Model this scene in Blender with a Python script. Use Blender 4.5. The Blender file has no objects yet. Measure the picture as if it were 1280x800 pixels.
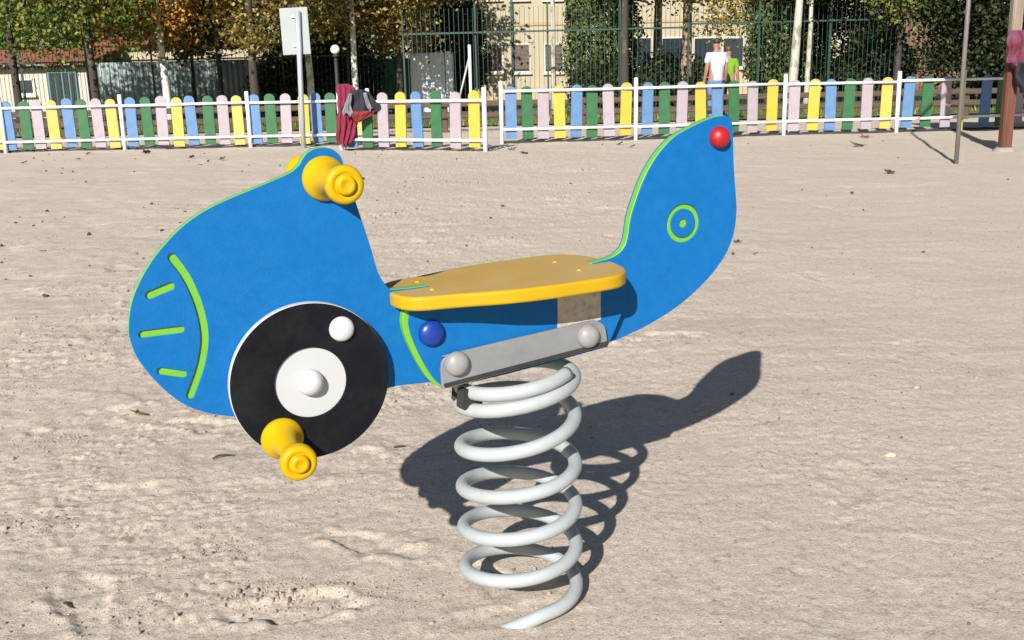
import bpy, bmesh, math, random
import numpy as np
from mathutils import Vector, Matrix

scene = bpy.context.scene
col = scene.collection
R = math.radians
random.seed(7)
rng = np.random.default_rng(11)

# ---------------------------------------------------------------- camera
CAM_H = 0.9
FOC = 1260.0                                   # focal length for a 1280 px wide frame
PITCH = math.atan(300 / FOC)
ROLL = R(1.4)
cam_data = bpy.data.cameras.new("camera")
cam_data.sensor_width = 36.0
cam_data.lens = FOC / 1280 * 36.0
cam_data.clip_start = 0.05
cam_data.clip_end = 2000
cam = bpy.data.objects.new("camera", cam_data)
col.objects.link(cam)
_fw = Vector((0, math.cos(PITCH), -math.sin(PITCH)))
_up = Vector((0, math.sin(PITCH), math.cos(PITCH)))
_rt = Vector((1, 0, 0))
c_, s_ = math.cos(ROLL), math.sin(ROLL)
CR = c_ * _rt - s_ * _up
CU = c_ * _up + s_ * _rt
m = Matrix((CR, CU, -_fw)).transposed().to_4x4()
m.translation = (0, 0, CAM_H)
cam.matrix_world = m
scene.camera = cam

# ---------------------------------------------------------------- sky, sun, exposure
SUN_AZ, SUN_EL = R(17.0), R(29.5)              # shadows run away from the viewer and to the right
world = bpy.data.worlds.new("World")
scene.world = world
world.use_nodes = True
wn = world.node_tree.nodes
sky = wn.new("ShaderNodeTexSky")
sky.sky_type = 'NISHITA'
sky.sun_disc = False
sky.sun_elevation = SUN_EL
sky.sun_rotation = math.pi + SUN_AZ
sky.air_density = 1.0
sky.dust_density = 0.6
wn["Background"].inputs[1].default_value = 0.05
world.node_tree.links.new(sky.outputs[0], wn["Background"].inputs[0])
sd = bpy.data.lights.new("sun", 'SUN')
sd.energy = 5.0
sd.angle = R(0.5)
sd.color = (1.0, 0.972, 0.93)
sun = bpy.data.objects.new("sun", sd)
col.objects.link(sun)
to_sun = Vector((-math.sin(SUN_AZ) * math.cos(SUN_EL), -math.cos(SUN_AZ) * math.cos(SUN_EL), math.sin(SUN_EL)))
sun.rotation_euler = to_sun.to_track_quat('Z', 'Y').to_euler()
sun.location = to_sun * 30
vs = scene.view_settings
vs.view_transform = 'Standard'
vs.look = 'None'
vs.gamma = 1.0
vs.use_curve_mapping = False
vs.exposure = 0.68

# ---------------------------------------------------------------- helpers
def at(u, v, Y):
    """survey point: a sight line measured in the photograph, at the distance Y where the thing stands"""
    d = CR * ((u - 640) / FOC) + CU * ((400 - v) / FOC) + _fw
    return Vector((0, 0, CAM_H)) + d * (Y / d.y)

def tag(o, label, cat, group=None, kind=None):
    if label: o["label"] = label
    if cat: o["category"] = cat
    if group: o["group"] = group
    if kind: o["kind"] = kind
    return o

def empty(name, loc=(0, 0, 0), rz=0.0):
    o = bpy.data.objects.new(name, None)
    o.empty_display_size = 0.1
    o.location = loc
    o.rotation_euler = (0, 0, rz)
    col.objects.link(o)
    return o

def link(name, me, parent=None, mat=None, smooth=None):
    if mat and not me.materials: me.materials.append(mat)
    if smooth is not None:
        me.polygons.foreach_set("use_smooth", [smooth] * len(me.polygons))
    o = bpy.data.objects.new(name, me)
    col.objects.link(o)
    if parent: o.parent = parent
    return o

def mesh(name, verts, faces):
    me = bpy.data.meshes.new(name)
    me.from_pydata([tuple(v) for v in verts], [], faces)
    me.update()
    return me

def bm_mesh(name, bm):
    me = bpy.data.meshes.new(name)
    bm.normal_update()
    bm.to_mesh(me)
    bm.free()
    return me

def box(bm, x0, x1, y0, y1, z0, z1):
    vs_ = [bm.verts.new((x, y, z)) for x in (x0, x1) for y in (y0, y1) for z in (z0, z1)]
    for f in ((0, 1, 3, 2), (4, 6, 7, 5), (0, 4, 5, 1), (2, 3, 7, 6), (0, 2, 6, 4), (1, 5, 7, 3)):
        bm.faces.new([vs_[i] for i in f])

def box_mesh(name, x0, x1, y0, y1, z0, z1, bev=0.0):
    bm = bmesh.new()
    box(bm, x0, x1, y0, y1, z0, z1)
    bmesh.ops.recalc_face_normals(bm, faces=bm.faces)
    if bev:
        bmesh.ops.bevel(bm, geom=bm.edges[:], offset=bev, segments=2, affect='EDGES')
    return bm_mesh(name, bm)

def tube_mesh(name, pts, rad, seg=12, caps=True, squash=None):
    """a tube along a polyline, one radius per point"""
    pts = [Vector(p) for p in pts]
    if not hasattr(rad, '__len__'): rad = [rad] * len(pts)
    V, Fc = [], []
    prev = None
    for i, p in enumerate(pts):
        t = (pts[min(i + 1, len(pts) - 1)] - pts[max(i - 1, 0)]).normalized()
        if prev is None:
            a = Vector((0, 0, 1)) if abs(t.z) < 0.9 else Vector((1, 0, 0))
            x = t.cross(a).normalized()
        else:
            x = (prev - t * prev.dot(t)).normalized()
        prev = x
        y = t.cross(x)
        for k in range(seg):
            an = 2 * math.pi * k / seg
            V.append(p + (x * math.cos(an) + y * math.sin(an)) * rad[i])
    for i in range(len(pts) - 1):
        for k in range(seg):
            a, b = i * seg + k, i * seg + (k + 1) % seg
            Fc.append((a, b, b + seg, a + seg))
    if caps:
        Fc.append(tuple(range(seg))[::-1])
        Fc.append(tuple(range((len(pts) - 1) * seg, len(pts) * seg)))
    return mesh(name, V, Fc)

def lathe_mesh(name, prof, seg=32, axis='Y-'):
    """profile (r, h) revolved; h runs towards the viewer side (-Y) by default"""
    V, Fc = [], []
    for r, h in prof:
        for k in range(seg):
            an = 2 * math.pi * k / seg
            x, y = r * math.cos(an), r * math.sin(an)
            if axis == 'Y-': V.append((x, -h, y))
            elif axis == 'Y+': V.append((x, h, -y))
            else: V.append((x, y, h))
    n = len(prof)
    for i in range(n - 1):
        for k in range(seg):
            a, b = i * seg + k, i * seg + (k + 1) % seg
            Fc.append((a, b, b + seg, a + seg))
    Fc.append(tuple(range((n - 1) * seg, n * seg)))
    Fc.append(tuple(range(seg))[::-1])
    me = mesh(name, V, Fc)
    return me

def catmull(pts, per=6, closed=True, sharp=()):
    n = len(pts)
    out = []
    for i in range(n if closed else n - 1):
        p0, p1, p2, p3 = (pts[(i - 1) % n] if closed or i > 0 else pts[i]), pts[i], pts[(i + 1) % n], (pts[(i + 2) % n] if closed or i + 2 < n else pts[(i + 1) % n])
        if i in sharp: p0 = p1
        if (i + 1) % n in sharp: p3 = p2
        for k in range(per):
            t = k / per
            q = []
            for d in (0, 1):
                q.append(0.5 * ((2 * p1[d]) + (-p0[d] + p2[d]) * t + (2 * p0[d] - 5 * p1[d] + 4 * p2[d] - p3[d]) * t * t + (-p0[d] + 3 * p1[d] - 3 * p2[d] + p3[d]) * t ** 3))
            out.append(tuple(q))
    if not closed: out.append(pts[-1])
    return out

def stadium(path, w, seg=8):
    """closed outline of a stroke of width w along a polyline"""
    P = [Vector((p[0], p[1], 0)) for p in path]
    L, Rr = [], []
    for i, p in enumerate(P):
        t = (P[min(i + 1, len(P) - 1)] - P[max(i - 1, 0)]).normalized()
        nn = Vector((-t.y, t.x, 0))
        L.append(p + nn * w / 2)
        Rr.append(p - nn * w / 2)
    def cap(c, a0):
        return [c + Vector((math.cos(a0 - math.pi * k / seg), math.sin(a0 - math.pi * k / seg), 0)) * w / 2 for k in range(1, seg)]
    t1 = (P[-1] - P[-2]).normalized()
    t0 = (P[1] - P[0]).normalized()
    out = L + cap(P[-1], math.atan2(t1.x, -t1.y)) + Rr[::-1] + cap(P[0], math.atan2(-t0.x, t0.y))
    return [(q.x, q.y) for q in out]

def circle(cx, cz, r, n=48):
    return [(cx + r * math.cos(2 * math.pi * k / n), cz + r * math.sin(2 * math.pi * k / n)) for k in range(n)]

def plate_mesh(name, outlines, n0, n1, bev=0.0, inset=0.0):
    """flat plate cut to outlines (u, z), the first the rim and the rest holes; n is the distance towards the viewer side"""
    cu = bpy.data.curves.new(name, 'CURVE')
    cu.dimensions = '2D'
    cu.fill_mode = 'BOTH'
    for o in outlines:
        sp = cu.splines.new('POLY')
        sp.points.add(len(o) - 1)
        for p, q in zip(sp.points, o): p.co = (q[0], q[1], 0, 1)
        sp.use_cyclic_u = True
    cu.extrude = max((n1 - n0) / 2 - bev, 1e-5)
    if bev:
        cu.bevel_depth = bev
        cu.bevel_resolution = 2
    cu.offset = -bev - inset
    ob = bpy.data.objects.new(name, cu)
    col.objects.link(ob)
    dg = bpy.context.evaluated_depsgraph_get()
    dg.update()
    me = bpy.data.meshes.new_from_object(ob.evaluated_get(dg))
    me.name = name
    bpy.data.objects.remove(ob)
    mid = (n0 + n1) / 2
    co = np.empty(len(me.vertices) * 3)
    me.vertices.foreach_get("co", co)
    co = co.reshape(-1, 3)
    co = np.stack([co[:, 0], -(co[:, 2] + mid), co[:, 1]], 1)
    me.vertices.foreach_set("co", co.ravel())
    me.materials.clear()
    bm = bmesh.new()
    bm.from_mesh(me)
    bmesh.ops.remove_doubles(bm, verts=bm.verts, dist=1e-5)
    bmesh.ops.recalc_face_normals(bm, faces=bm.faces)
    bm.to_mesh(me)
    bm.free()
    me.update()
    return me

# ---------------------------------------------------------------- materials
def material(name):
    mt = bpy.data.materials.new(name)
    mt.use_nodes = True
    nt = mt.node_tree
    return mt, nt, nt.nodes["Principled BSDF"]

def N(nt, t, **kw):
    n = nt.nodes.new(t)
    for k, v in kw.items():
        if k in n.inputs.keys(): n.inputs[k].default_value = v
        else: setattr(n, k, v)
    return n

def ramp(nt, stops):
    r = nt.nodes.new("ShaderNodeValToRGB")
    e = r.color_ramp.elements
    while len(e) < len(stops): e.new(0.5)
    for el, (p, c) in zip(e, stops):
        el.position = p
        el.color = (c[0], c[1], c[2], 1)
    return r

def paint(name, rgb, rough=0.5, var=0.12, scale=14.0, bump=0.0, bscale=200.0, dirt=None, dirt_amt=0.35, dscale=6.0, metal=0.0, spec=0.5):
    """coat of colour with faint mottling, optional dust patches and fine relief"""
    mt, nt, b = material(name)
    tc = N(nt, "ShaderNodeTexCoord")
    no = N(nt, "ShaderNodeTexNoise", Scale=scale, Detail=6.0, Roughness=0.65)
    nt.links.new(tc.outputs["Object"], no.inputs["Vector"])
    lo = tuple(c * (1 - var) for c in rgb)
    hi = tuple(min(1, c * (1 + var)) for c in rgb)
    r = ramp(nt, [(0.3, lo), (0.7, hi)])
    nt.links.new(no.outputs["Fac"], r.inputs[0])
    out = r.outputs[0]
    if dirt:
        n2 = N(nt, "ShaderNodeTexNoise", Scale=dscale, Detail=8.0, Roughness=0.7)
        nt.links.new(tc.outputs["Object"], n2.inputs["Vector"])
        r2 = ramp(nt, [(0.45, (0, 0, 0)), (0.75, (dirt_amt,) * 3)])
        nt.links.new(n2.outputs["Fac"], r2.inputs[0])
        mx = N(nt, "ShaderNodeMix", data_type='RGBA')
        nt.links.new(r2.outputs[0], mx.inputs[0])
        nt.links.new(out, mx.inputs[6])
        mx.inputs[7].default_value = (*dirt, 1)
        out = mx.outputs[2]
    nt.links.new(out, b.inputs["Base Color"])
    b.inputs["Roughness"].default_value = rough
    b.inputs["Metallic"].default_value = metal
    b.inputs["Specular IOR Level"].default_value = spec
    if bump:
        n3 = N(nt, "ShaderNodeTexNoise", Scale=bscale, Detail=3.0)
        nt.links.new(tc.outputs["Object"], n3.inputs["Vector"])
        bp = N(nt, "ShaderNodeBump", Strength=bump, Distance=0.002)
        nt.links.new(n3.outputs["Fac"], bp.inputs["Height"])
        nt.links.new(bp.outputs[0], b.inputs["Normal"])
    return mt

def leafy(name, cols, trans=0.38, rough=0.6):
    mt, nt, b = material(name)
    g = N(nt, "ShaderNodeNewGeometry")
    stops = [(i / max(1, len(cols) - 1), c) for i, c in enumerate(cols)]
    r = ramp(nt, stops)
    nt.links.new(g.outputs["Random Per Island"], r.inputs[0])
    nt.links.new(r.outputs[0], b.inputs["Base Color"])
    b.inputs["Roughness"].default_value = rough
    b.inputs["Specular IOR Level"].default_value = 0.3
    tr = N(nt, "ShaderNodeBsdfTranslucent")
    nt.links.new(r.outputs[0], tr.inputs["Color"])
    mx = N(nt, "ShaderNodeMixShader")
    mx.inputs[0].default_value = trans
    nt.links.new(b.outputs[0], mx.inputs[1])
    nt.links.new(tr.outputs[0], mx.inputs[2])
    nt.links.new(mx.outputs[0], nt.nodes["Material Output"].inputs[0])
    return mt

def sand_material():
    mt, nt, b = material("sand")
    g = N(nt, "ShaderNodeNewGeometry")
    n1 = N(nt, "ShaderNodeTexNoise", Scale=0.9, Detail=7.0, Roughness=0.6)
    n2 = N(nt, "ShaderNodeTexNoise", Scale=60.0, Detail=8.0, Roughness=0.78)
    n3 = N(nt, "ShaderNodeTexNoise", Scale=210.0, Detail=5.0, Roughness=0.75)
    for n in (n1, n2, n3): nt.links.new(g.outputs["Position"], n.inputs["Vector"])
    r1 = ramp(nt, [(0.3, (0.520, 0.438, 0.358)), (0.7, (0.572, 0.483, 0.395))])
    nt.links.new(n1.outputs["Fac"], r1.inputs[0])
    r2 = ramp(nt, [(0.32, (0.55, 0.53, 0.51)), (0.44, (0.94, 0.94, 0.94)), (0.55, (1.02, 1.02, 1.02)), (0.68, (1.16, 1.15, 1.13))])
    nt.links.new(n2.outputs["Fac"], r2.inputs[0])
    r3 = ramp(nt, [(0.33, (0.36, 0.34, 0.33)), (0.44, (0.90, 0.90, 0.90)), (0.55, (1.05, 1.05, 1.05)), (0.68, (1.28, 1.28, 1.28))])
    nt.links.new(n3.outputs["Fac"], r3.inputs[0])
    m1 = N(nt, "ShaderNodeMix", data_type='RGBA', blend_type='MULTIPLY')
    m1.inputs[0].default_value = 0.8
    nt.links.new(r1.outputs[0], m1.inputs[6])
    nt.links.new(r2.outputs[0], m1.inputs[7])
    m2 = N(nt, "ShaderNodeMix", data_type='RGBA', blend_type='MULTIPLY')
    m2.inputs[0].default_value = 0.75
    nt.links.new(m1.outputs[2], m2.inputs[6])
    nt.links.new(r3.outputs[0], m2.inputs[7])
    n4 = N(nt, "ShaderNodeTexNoise", Scale=15.0, Detail=7.0, Roughness=0.8)
    nt.links.new(g.outputs["Position"], n4.inputs["Vector"])
    r4 = ramp(nt, [(0.33, (0.55, 0.53, 0.51)), (0.40, (0.93, 0.93, 0.93)), (0.6, (1, 1, 1)), (0.7, (1.08, 1.08, 1.08))])
    nt.links.new(n4.outputs["Fac"], r4.inputs[0])
    m4 = N(nt, "ShaderNodeMix", data_type='RGBA', blend_type='MULTIPLY')
    m4.inputs[0].default_value = 0.8
    nt.links.new(m2.outputs[2], m4.inputs[6])
    nt.links.new(r4.outputs[0], m4.inputs[7])
    m2 = m4
    # dark grains scattered thinly
    vo = N(nt, "ShaderNodeTexVoronoi", Scale=55.0)
    nt.links.new(g.outputs["Position"], vo.inputs["Vector"])
    rv = ramp(nt, [(0.09, (1, 1, 1)), (0.14, (0, 0, 0))])
    nt.links.new(vo.outputs["Distance"], rv.inputs[0])
    sep = N(nt, "ShaderNodeSeparateColor")
    nt.links.new(vo.outputs["Color"], sep.inputs[0])
    gt = N(nt, "ShaderNodeMath", operation='GREATER_THAN')
    gt.inputs[1].default_value = 0.72
    nt.links.new(sep.outputs[0], gt.inputs[0])
    mu = N(nt, "ShaderNodeMath", operation='MULTIPLY')
    nt.links.new(rv.outputs[0], mu.inputs[0])
    nt.links.new(gt.outputs[0], mu.inputs[1])
    m3 = N(nt, "ShaderNodeMix", data_type='RGBA')
    nt.links.new(mu.outputs[0], m3.inputs[0])
    nt.links.new(m2.outputs[2], m3.inputs[6])
    m3.inputs[7].default_value = (0.13, 0.10, 0.08, 1)
    nt.links.new(m3.outputs[2], b.inputs["Base Color"])
    b.inputs["Roughness"].default_value = 0.95
    b.inputs["Specular IOR Level"].default_value = 0.15
    ad = N(nt, "ShaderNodeMath", operation='MULTIPLY_ADD')
    ad.inputs[1].default_value = 1.1
    nt.links.new(n3.outputs["Fac"], ad.inputs[0])
    nt.links.new(n2.outputs["Fac"], ad.inputs[2])
    bp = N(nt, "ShaderNodeBump", Strength=0.65, Distance=0.006)
    nt.links.new(ad.outputs[0], bp.inputs["Height"])
    nt.links.new(bp.outputs[0], b.inputs["Normal"])
    return mt

def bark_material(name, base, patch, amt=0.5, scale=7.0):
    mt, nt, b = material(name)
    tc = N(nt, "ShaderNodeTexCoord")
    mp = N(nt, "ShaderNodeMapping")
    mp.inputs["Scale"].default_value = (1, 1, 0.45)
    nt.links.new(tc.outputs["Object"], mp.inputs["Vector"])
    n1 = N(nt, "ShaderNodeTexNoise", Scale=scale, Detail=5.0, Roughness=0.6)
    nt.links.new(mp.outputs[0], n1.inputs["Vector"])
    r = ramp(nt, [(amt - 0.05, base), (amt + 0.05, patch)])
    nt.links.new(n1.outputs["Fac"], r.inputs[0])
    nt.links.new(r.outputs[0], b.inputs["Base Color"])
    n2 = N(nt, "ShaderNodeTexNoise", Scale=40.0, Detail=5.0)
    nt.links.new(mp.outputs[0], n2.inputs["Vector"])
    bp = N(nt, "ShaderNodeBump", Strength=0.6, Distance=0.02)
    nt.links.new(n2.outputs["Fac"], bp.inputs["Height"])
    nt.links.new(bp.outputs[0], b.inputs["Normal"])
    b.inputs["Roughness"].default_value = 0.9
    return mt

def wood_material(name, lo, hi, axis_scale=(18, 18, 1.2)):
    mt, nt, b = material(name)
    tc = N(nt, "ShaderNodeTexCoord")
    mp = N(nt, "ShaderNodeMapping")
    mp.inputs["Scale"].default_value = axis_scale
    nt.links.new(tc.outputs["Object"], mp.inputs["Vector"])
    n1 = N(nt, "ShaderNodeTexNoise", Scale=2.0, Detail=6.0)
    nt.links.new(mp.outputs[0], n1.inputs["Vector"])
    r = ramp(nt, [(0.3, lo), (0.7, hi)])
    nt.links.new(n1.outputs["Fac"], r.inputs[0])
    nt.links.new(r.outputs[0], b.inputs["Base Color"])
    b.inputs["Roughness"].default_value = 0.8
    return mt

DUST = (0.42, 0.34, 0.27)
M = dict(
    sand=sand_material(),
    lawn=paint("lawn", (0.075, 0.095, 0.03), 0.95, 0.5, 3.0, dirt=(0.22, 0.17, 0.11), dirt_amt=0.8, dscale=0.7),
    blue=paint("blue_plastic", (0.004, 0.110, 0.322), 0.5, 0.08, 60.0, bump=0.3, bscale=420, spec=0.15, dirt=(0.030, 0.145, 0.345), dirt_amt=0.25, dscale=40),
    lime=paint("lime_core", (0.13, 0.36, 0.03), 0.5, 0.08),
    black=paint("black_plastic", (0.005, 0.0055, 0.008), 0.6, 0.2, 20, spec=0.12, bump=0.15, bscale=420, dirt=(0.024, 0.024, 0.027), dirt_amt=0.6, dscale=9),
    white=paint("white_core", (0.425, 0.432, 0.435), 0.45, 0.04, dirt=(0.55, 0.5, 0.44), dirt_amt=0.25),
    capw=paint("white_cap", (0.50, 0.505, 0.51), 0.35, 0.04, 30),
    capb=paint("blue_cap", (0.005, 0.032, 0.23), 0.35, 0.05, 30),
    capr=paint("red_cap", (0.33, 0.008, 0.012), 0.42, 0.08, 30),
    capg=paint("grey_cap", (0.225, 0.225, 0.222), 0.5, 0.10, 40, dirt=DUST, dirt_amt=0.3, dscale=30),
    yellow=paint("yellow_plastic", (0.475, 0.292, 0.0015), 0.42, 0.05, 12, spec=0.25, bump=0.06, bscale=200),
    seat=paint("yellow_seat", (0.425, 0.262, 0.003), 0.5, 0.05, 9, bump=0.15, bscale=300, spec=0.3, dirt=(0.48, 0.29, 0.02), dirt_amt=0.4, dscale=5),
    seat_top=paint("worn_seat_top", (0.40, 0.245, 0.055), 0.7, 0.06, 9, bump=0.5, bscale=420, dirt=(0.40, 0.285, 0.14), dirt_amt=0.7, dscale=5),
    spring=paint("grey_paint", (0.345, 0.368, 0.375), 0.4, 0.05, 18, bump=0.05, bscale=120, dirt=(0.27, 0.25, 0.22), dirt_amt=0.45, dscale=16),
    steel=paint("galvanised_steel", (0.255, 0.26, 0.265), 0.48, 0.14, 16, metal=0.35, bump=0.1, bscale=90, dirt=(0.30, 0.28, 0.25), dirt_amt=0.5, dscale=26),
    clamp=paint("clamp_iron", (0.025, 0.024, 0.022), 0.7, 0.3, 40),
    placard=paint("placard", (0.46, 0.41, 0.33), 0.5, 0.25, 60, dirt=(0.16, 0.12, 0.09), dirt_amt=0.8, dscale=70),
    wrail=paint("white_rail", (0.66, 0.67, 0.67), 0.4, 0.04, 5),
    yrail=paint("yellow_post_paint", (0.72, 0.60, 0.18), 0.5, 0.06, 5),
    pk_blue=paint("picket_blue", (0.078, 0.168, 0.325), 0.6, 0.18, 9, dirt=(0.16, 0.235, 0.325), dirt_amt=0.5, dscale=5),
    pk_green=paint("picket_green", (0.018, 0.100, 0.032), 0.6, 0.2, 9, dirt=(0.06, 0.15, 0.075), dirt_amt=0.4, dscale=5),
    pk_pink=paint("picket_pink", (0.31, 0.255, 0.282), 0.6, 0.12, 9, dirt=(0.345, 0.32, 0.328), dirt_amt=0.6, dscale=5),
    pk_yellow=paint("picket_yellow", (0.52, 0.325, 0.028), 0.6, 0.1, 9, dirt=(0.50, 0.36, 0.09), dirt_amt=0.6, dscale=5),
    pk_pale=paint("picket_pale_yellow", (0.50, 0.335, 0.062), 0.6, 0.1, 9, dirt=(0.50, 0.375, 0.13), dirt_amt=0.6, dscale=5),
    gfence=paint("green_metal", (0.014, 0.045, 0.032), 0.5, 0.15, 4),
    corr=paint("corrugated_grey", (0.27, 0.32, 0.31), 0.6, 0.2, 1.2, dirt=(0.12, 0.19, 0.18), dirt_amt=0.8, dscale=1.5),
    corrg=paint("corrugated_green", (0.05, 0.17, 0.12), 0.6, 0.2, 1.2),
    galv=paint("pole_grey", (0.36, 0.39, 0.41), 0.5, 0.08, 6, metal=0.2),
    signb=paint("sign_back", (0.27, 0.295, 0.30), 0.45, 0.05, 3),
    polebr=paint("pole_bronze", (0.17, 0.155, 0.145), 0.55, 0.12, 8, metal=0.2),
    cream=paint("cream_render", (0.375, 0.318, 0.215), 0.9, 0.06, 0.8, dirt=(0.33, 0.27, 0.18), dirt_amt=0.4, dscale=0.5),
    creamd=paint("cream_band", (0.38, 0.29, 0.18), 0.9, 0.08, 1.0),
    paleW=paint("pale_wall", (0.45, 0.41, 0.34), 0.9, 0.08, 1.0, dirt=(0.4, 0.36, 0.3), dirt_amt=0.5, dscale=0.8),
    brick=paint("brown_cladding", (0.15, 0.085, 0.06), 0.85, 0.25, 2.0),
    tile=paint("roof_tile", (0.42, 0.17, 0.10), 0.85, 0.25, 5, dirt=(0.25, 0.13, 0.09), dirt_amt=0.6, dscale=2),
    blind=paint("window_blind", (0.16, 0.11, 0.085), 0.6, 0.15, 2),
    frame=paint("window_frame", (0.55, 0.50, 0.42), 0.6, 0.1, 2),
    teal=paint("teal_frame", (0.06, 0.16, 0.16), 0.5, 0.1, 2),
    dark=paint("dark_opening", (0.012, 0.012, 0.014), 0.5, 0.2, 2),
    glass=paint("dark_glass", (0.02, 0.03, 0.04), 0.08, 0.1, 2),
    cabinet=paint("cabinet_white", (0.74, 0.78, 0.82), 0.5, 0.05, 1.5),
    bark_dark=bark_material("bark_dark", (0.045, 0.035, 0.028), (0.10, 0.08, 0.06), 0.6),
    bark_white=bark_material("bark_white", (0.66, 0.64, 0.58), (0.10, 0.09, 0.07), 0.58, 5.0),
    bark_grey=bark_material("bark_grey", (0.42, 0.40, 0.33), (0.22, 0.20, 0.15), 0.55),
    bark_tan=bark_material("bark_tan", (0.34, 0.25, 0.17), (0.16, 0.11, 0.08), 0.52),
    lf_green=leafy("leaf_green", [(0.026, 0.057, 0.015), (0.090, 0.154, 0.031), (0.231, 0.257, 0.051), (0.077, 0.128, 0.031), (0.436, 0.359, 0.077)]),
    lf_orange=leafy("leaf_orange", [(0.097, 0.041, 0.016), (0.357, 0.159, 0.024), (0.583, 0.316, 0.041), (0.194, 0.075, 0.024), (0.681, 0.447, 0.121)]),
    lf_brown=leafy("leaf_brown", [(0.067, 0.040, 0.021), (0.269, 0.148, 0.047), (0.134, 0.137, 0.035), (0.384, 0.235, 0.070), (0.499, 0.496, 0.117)]),
    lf_olive=leafy("leaf_olive", [(0.060, 0.090, 0.016), (0.260, 0.320, 0.040), (0.140, 0.180, 0.030), (0.440, 0.440, 0.060), (0.320, 0.200, 0.060)]),
    lf_yellow=leafy("leaf_yellow", [(0.117, 0.098, 0.019), (0.468, 0.332, 0.039), (0.234, 0.195, 0.039), (0.585, 0.390, 0.078)]),
    lf_cyp=leafy("leaf_cypress", [(0.022, 0.040, 0.014), (0.068, 0.103, 0.027), (0.112, 0.147, 0.040), (0.033, 0.059, 0.018)], 0.15),
    lf_dark=leafy("leaf_dark", [(0.007, 0.015, 0.006), (0.020, 0.033, 0.011), (0.037, 0.050, 0.016), (0.062, 0.069, 0.025)], 0.15),
    leafb=paint("dry_leaf", (0.14, 0.065, 0.03), 0.8, 0.35, 60),
    leafy_=paint("yellow_leaf", (0.5, 0.30, 0.04), 0.7, 0.25, 60),
    leafd=paint("dark_leaf", (0.05, 0.03, 0.02), 0.8, 0.35, 60),
    pebble=paint("pebble", (0.50, 0.42, 0.28), 0.9, 0.2, 90),
    crumb=paint("crumb", (0.13, 0.095, 0.07), 0.95, 0.5, 300),
    clod=paint("sand_clod", (0.31, 0.25, 0.20), 0.97, 0.15, 90),
    redwood=wood_material("red_brown_wood", (0.075, 0.024, 0.014), (0.14, 0.048, 0.027)),
    greywood=wood_material("weathered_wood", (0.16, 0.12, 0.09), (0.30, 0.24, 0.18)),
    brownwood=wood_material("brown_rail_wood", (0.045, 0.030, 0.020), (0.10, 0.068, 0.045), (1.2, 18, 18)),
    concrete=paint("concrete", (0.27, 0.24, 0.20), 0.95, 0.15, 10),
    maroon=paint("maroon_cloth", (0.17, 0.012, 0.035), 0.9, 0.2, 20, bump=0.3, bscale=120),
    jblack=paint("black_cloth", (0.012, 0.013, 0.02), 0.85, 0.3, 12, bump=0.3, bscale=120),
    jgrey=paint("grey_cloth", (0.17, 0.18, 0.20), 0.9, 0.2, 15, bump=0.3, bscale=120),
    jred=paint("red_lining", (0.16, 0.015, 0.018), 0.85, 0.25, 15, bump=0.3, bscale=120),
    pinkc=paint("pink_red_cloth", (0.15, 0.018, 0.032), 0.9, 0.25, 9, dirt=(0.07, 0.07, 0.14), dirt_amt=1.0, dscale=9, bump=0.3, bscale=90),
    skin=paint("skin", (0.30, 0.15, 0.10), 0.6, 0.1, 12),
    shirtw=paint("white_shirt", (0.42, 0.45, 0.49), 0.9, 0.04, 6),
    shirtg=paint("green_shirt", (0.13, 0.27, 0.008), 0.9, 0.08, 6),
    jeans=paint("jeans", (0.10, 0.16, 0.28), 0.9, 0.2, 12),
    trousers=paint("dark_trousers", (0.03, 0.035, 0.05), 0.9, 0.2, 12),
    hairb=paint("brown_hair", (0.035, 0.018, 0.012), 0.6, 0.3, 40),
    hairr=paint("auburn_hair", (0.10, 0.035, 0.012), 0.6, 0.3, 40),
    globe=paint("globe_white", (0.80, 0.80, 0.78), 0.35, 0.03, 5),
)

# ---------------------------------------------------------------- sand
def vnoise(x, y, seed):
    """smooth lattice noise in -1..1"""
    r = np.random.default_rng(seed)
    T = r.uniform(-1, 1, (256, 256))
    xi, yi = np.floor(x).astype(int), np.floor(y).astype(int)
    fx, fy = x - xi, y - yi
    fx, fy = fx * fx * fx * (fx * (fx * 6 - 15) + 10), fy * fy * fy * (fy * (fy * 6 - 15) + 10)
    a, b = T[xi & 255, yi & 255], T[(xi + 1) & 255, yi & 255]
    c, d = T[xi & 255, (yi + 1) & 255], T[(xi + 1) & 255, (yi + 1) & 255]
    return (a * (1 - fx) + b * fx) * (1 - fy) + (c * (1 - fx) + d * fx) * fy

def fbm(x, y, seed, octv=4, gain=0.5):
    t, a, f = 0, 1, 1
    for o in range(octv):
        t = t + a * vnoise(x * f + 17.3 * o, y * f - 9.1 * o, seed + o)
        a *= gain
        f *= 2.03
    return t

def smooth(a, b, x):
    t = np.clip((x - a) / (b - a), 0, 1)
    return t * t * (3 - 2 * t)

# footprints: x, y, heading, length, depth, tread ridges
PRINTS = [(-0.31, 1.88, -0.5, .24, .012, 0), (-0.05, 1.72, -0.9, .2, .012, 0),
          (-0.95, 2.15, 0.4, .26, .010, 0), (-0.42, 1.62, 0.1, .25, .015, 0), (-0.78, 1.66, 2.0, .24, .011, 0),
          (-1.2, 2.7, 0.8, .26, .011, 0), (-0.85, 2.62, -0.3, .26, .010, 0), (-1.5, 3.3, 0.6, .27, .011, 0),
          (-0.4, 2.3, 1.0, .25, .009, 0), (0.75, 2.1, 1.3, .26, .006, 0),
          (-2.1, 3.6, 1.9, .27, .012, 0), (-2.3, 4.6, 0.2, .27, .012, 0), (-1.1, 4.3, 0.9, .27, .01, 0),
          (0.2, 3.6, 0.5, .26, .008, 0), (1.3, 3.2, 1.1, .27, .006, 0), (1.9, 4.8, 0.6, .28, .007, 0), (-0.02, 1.58, .2, .22, .010, 0)]
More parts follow.
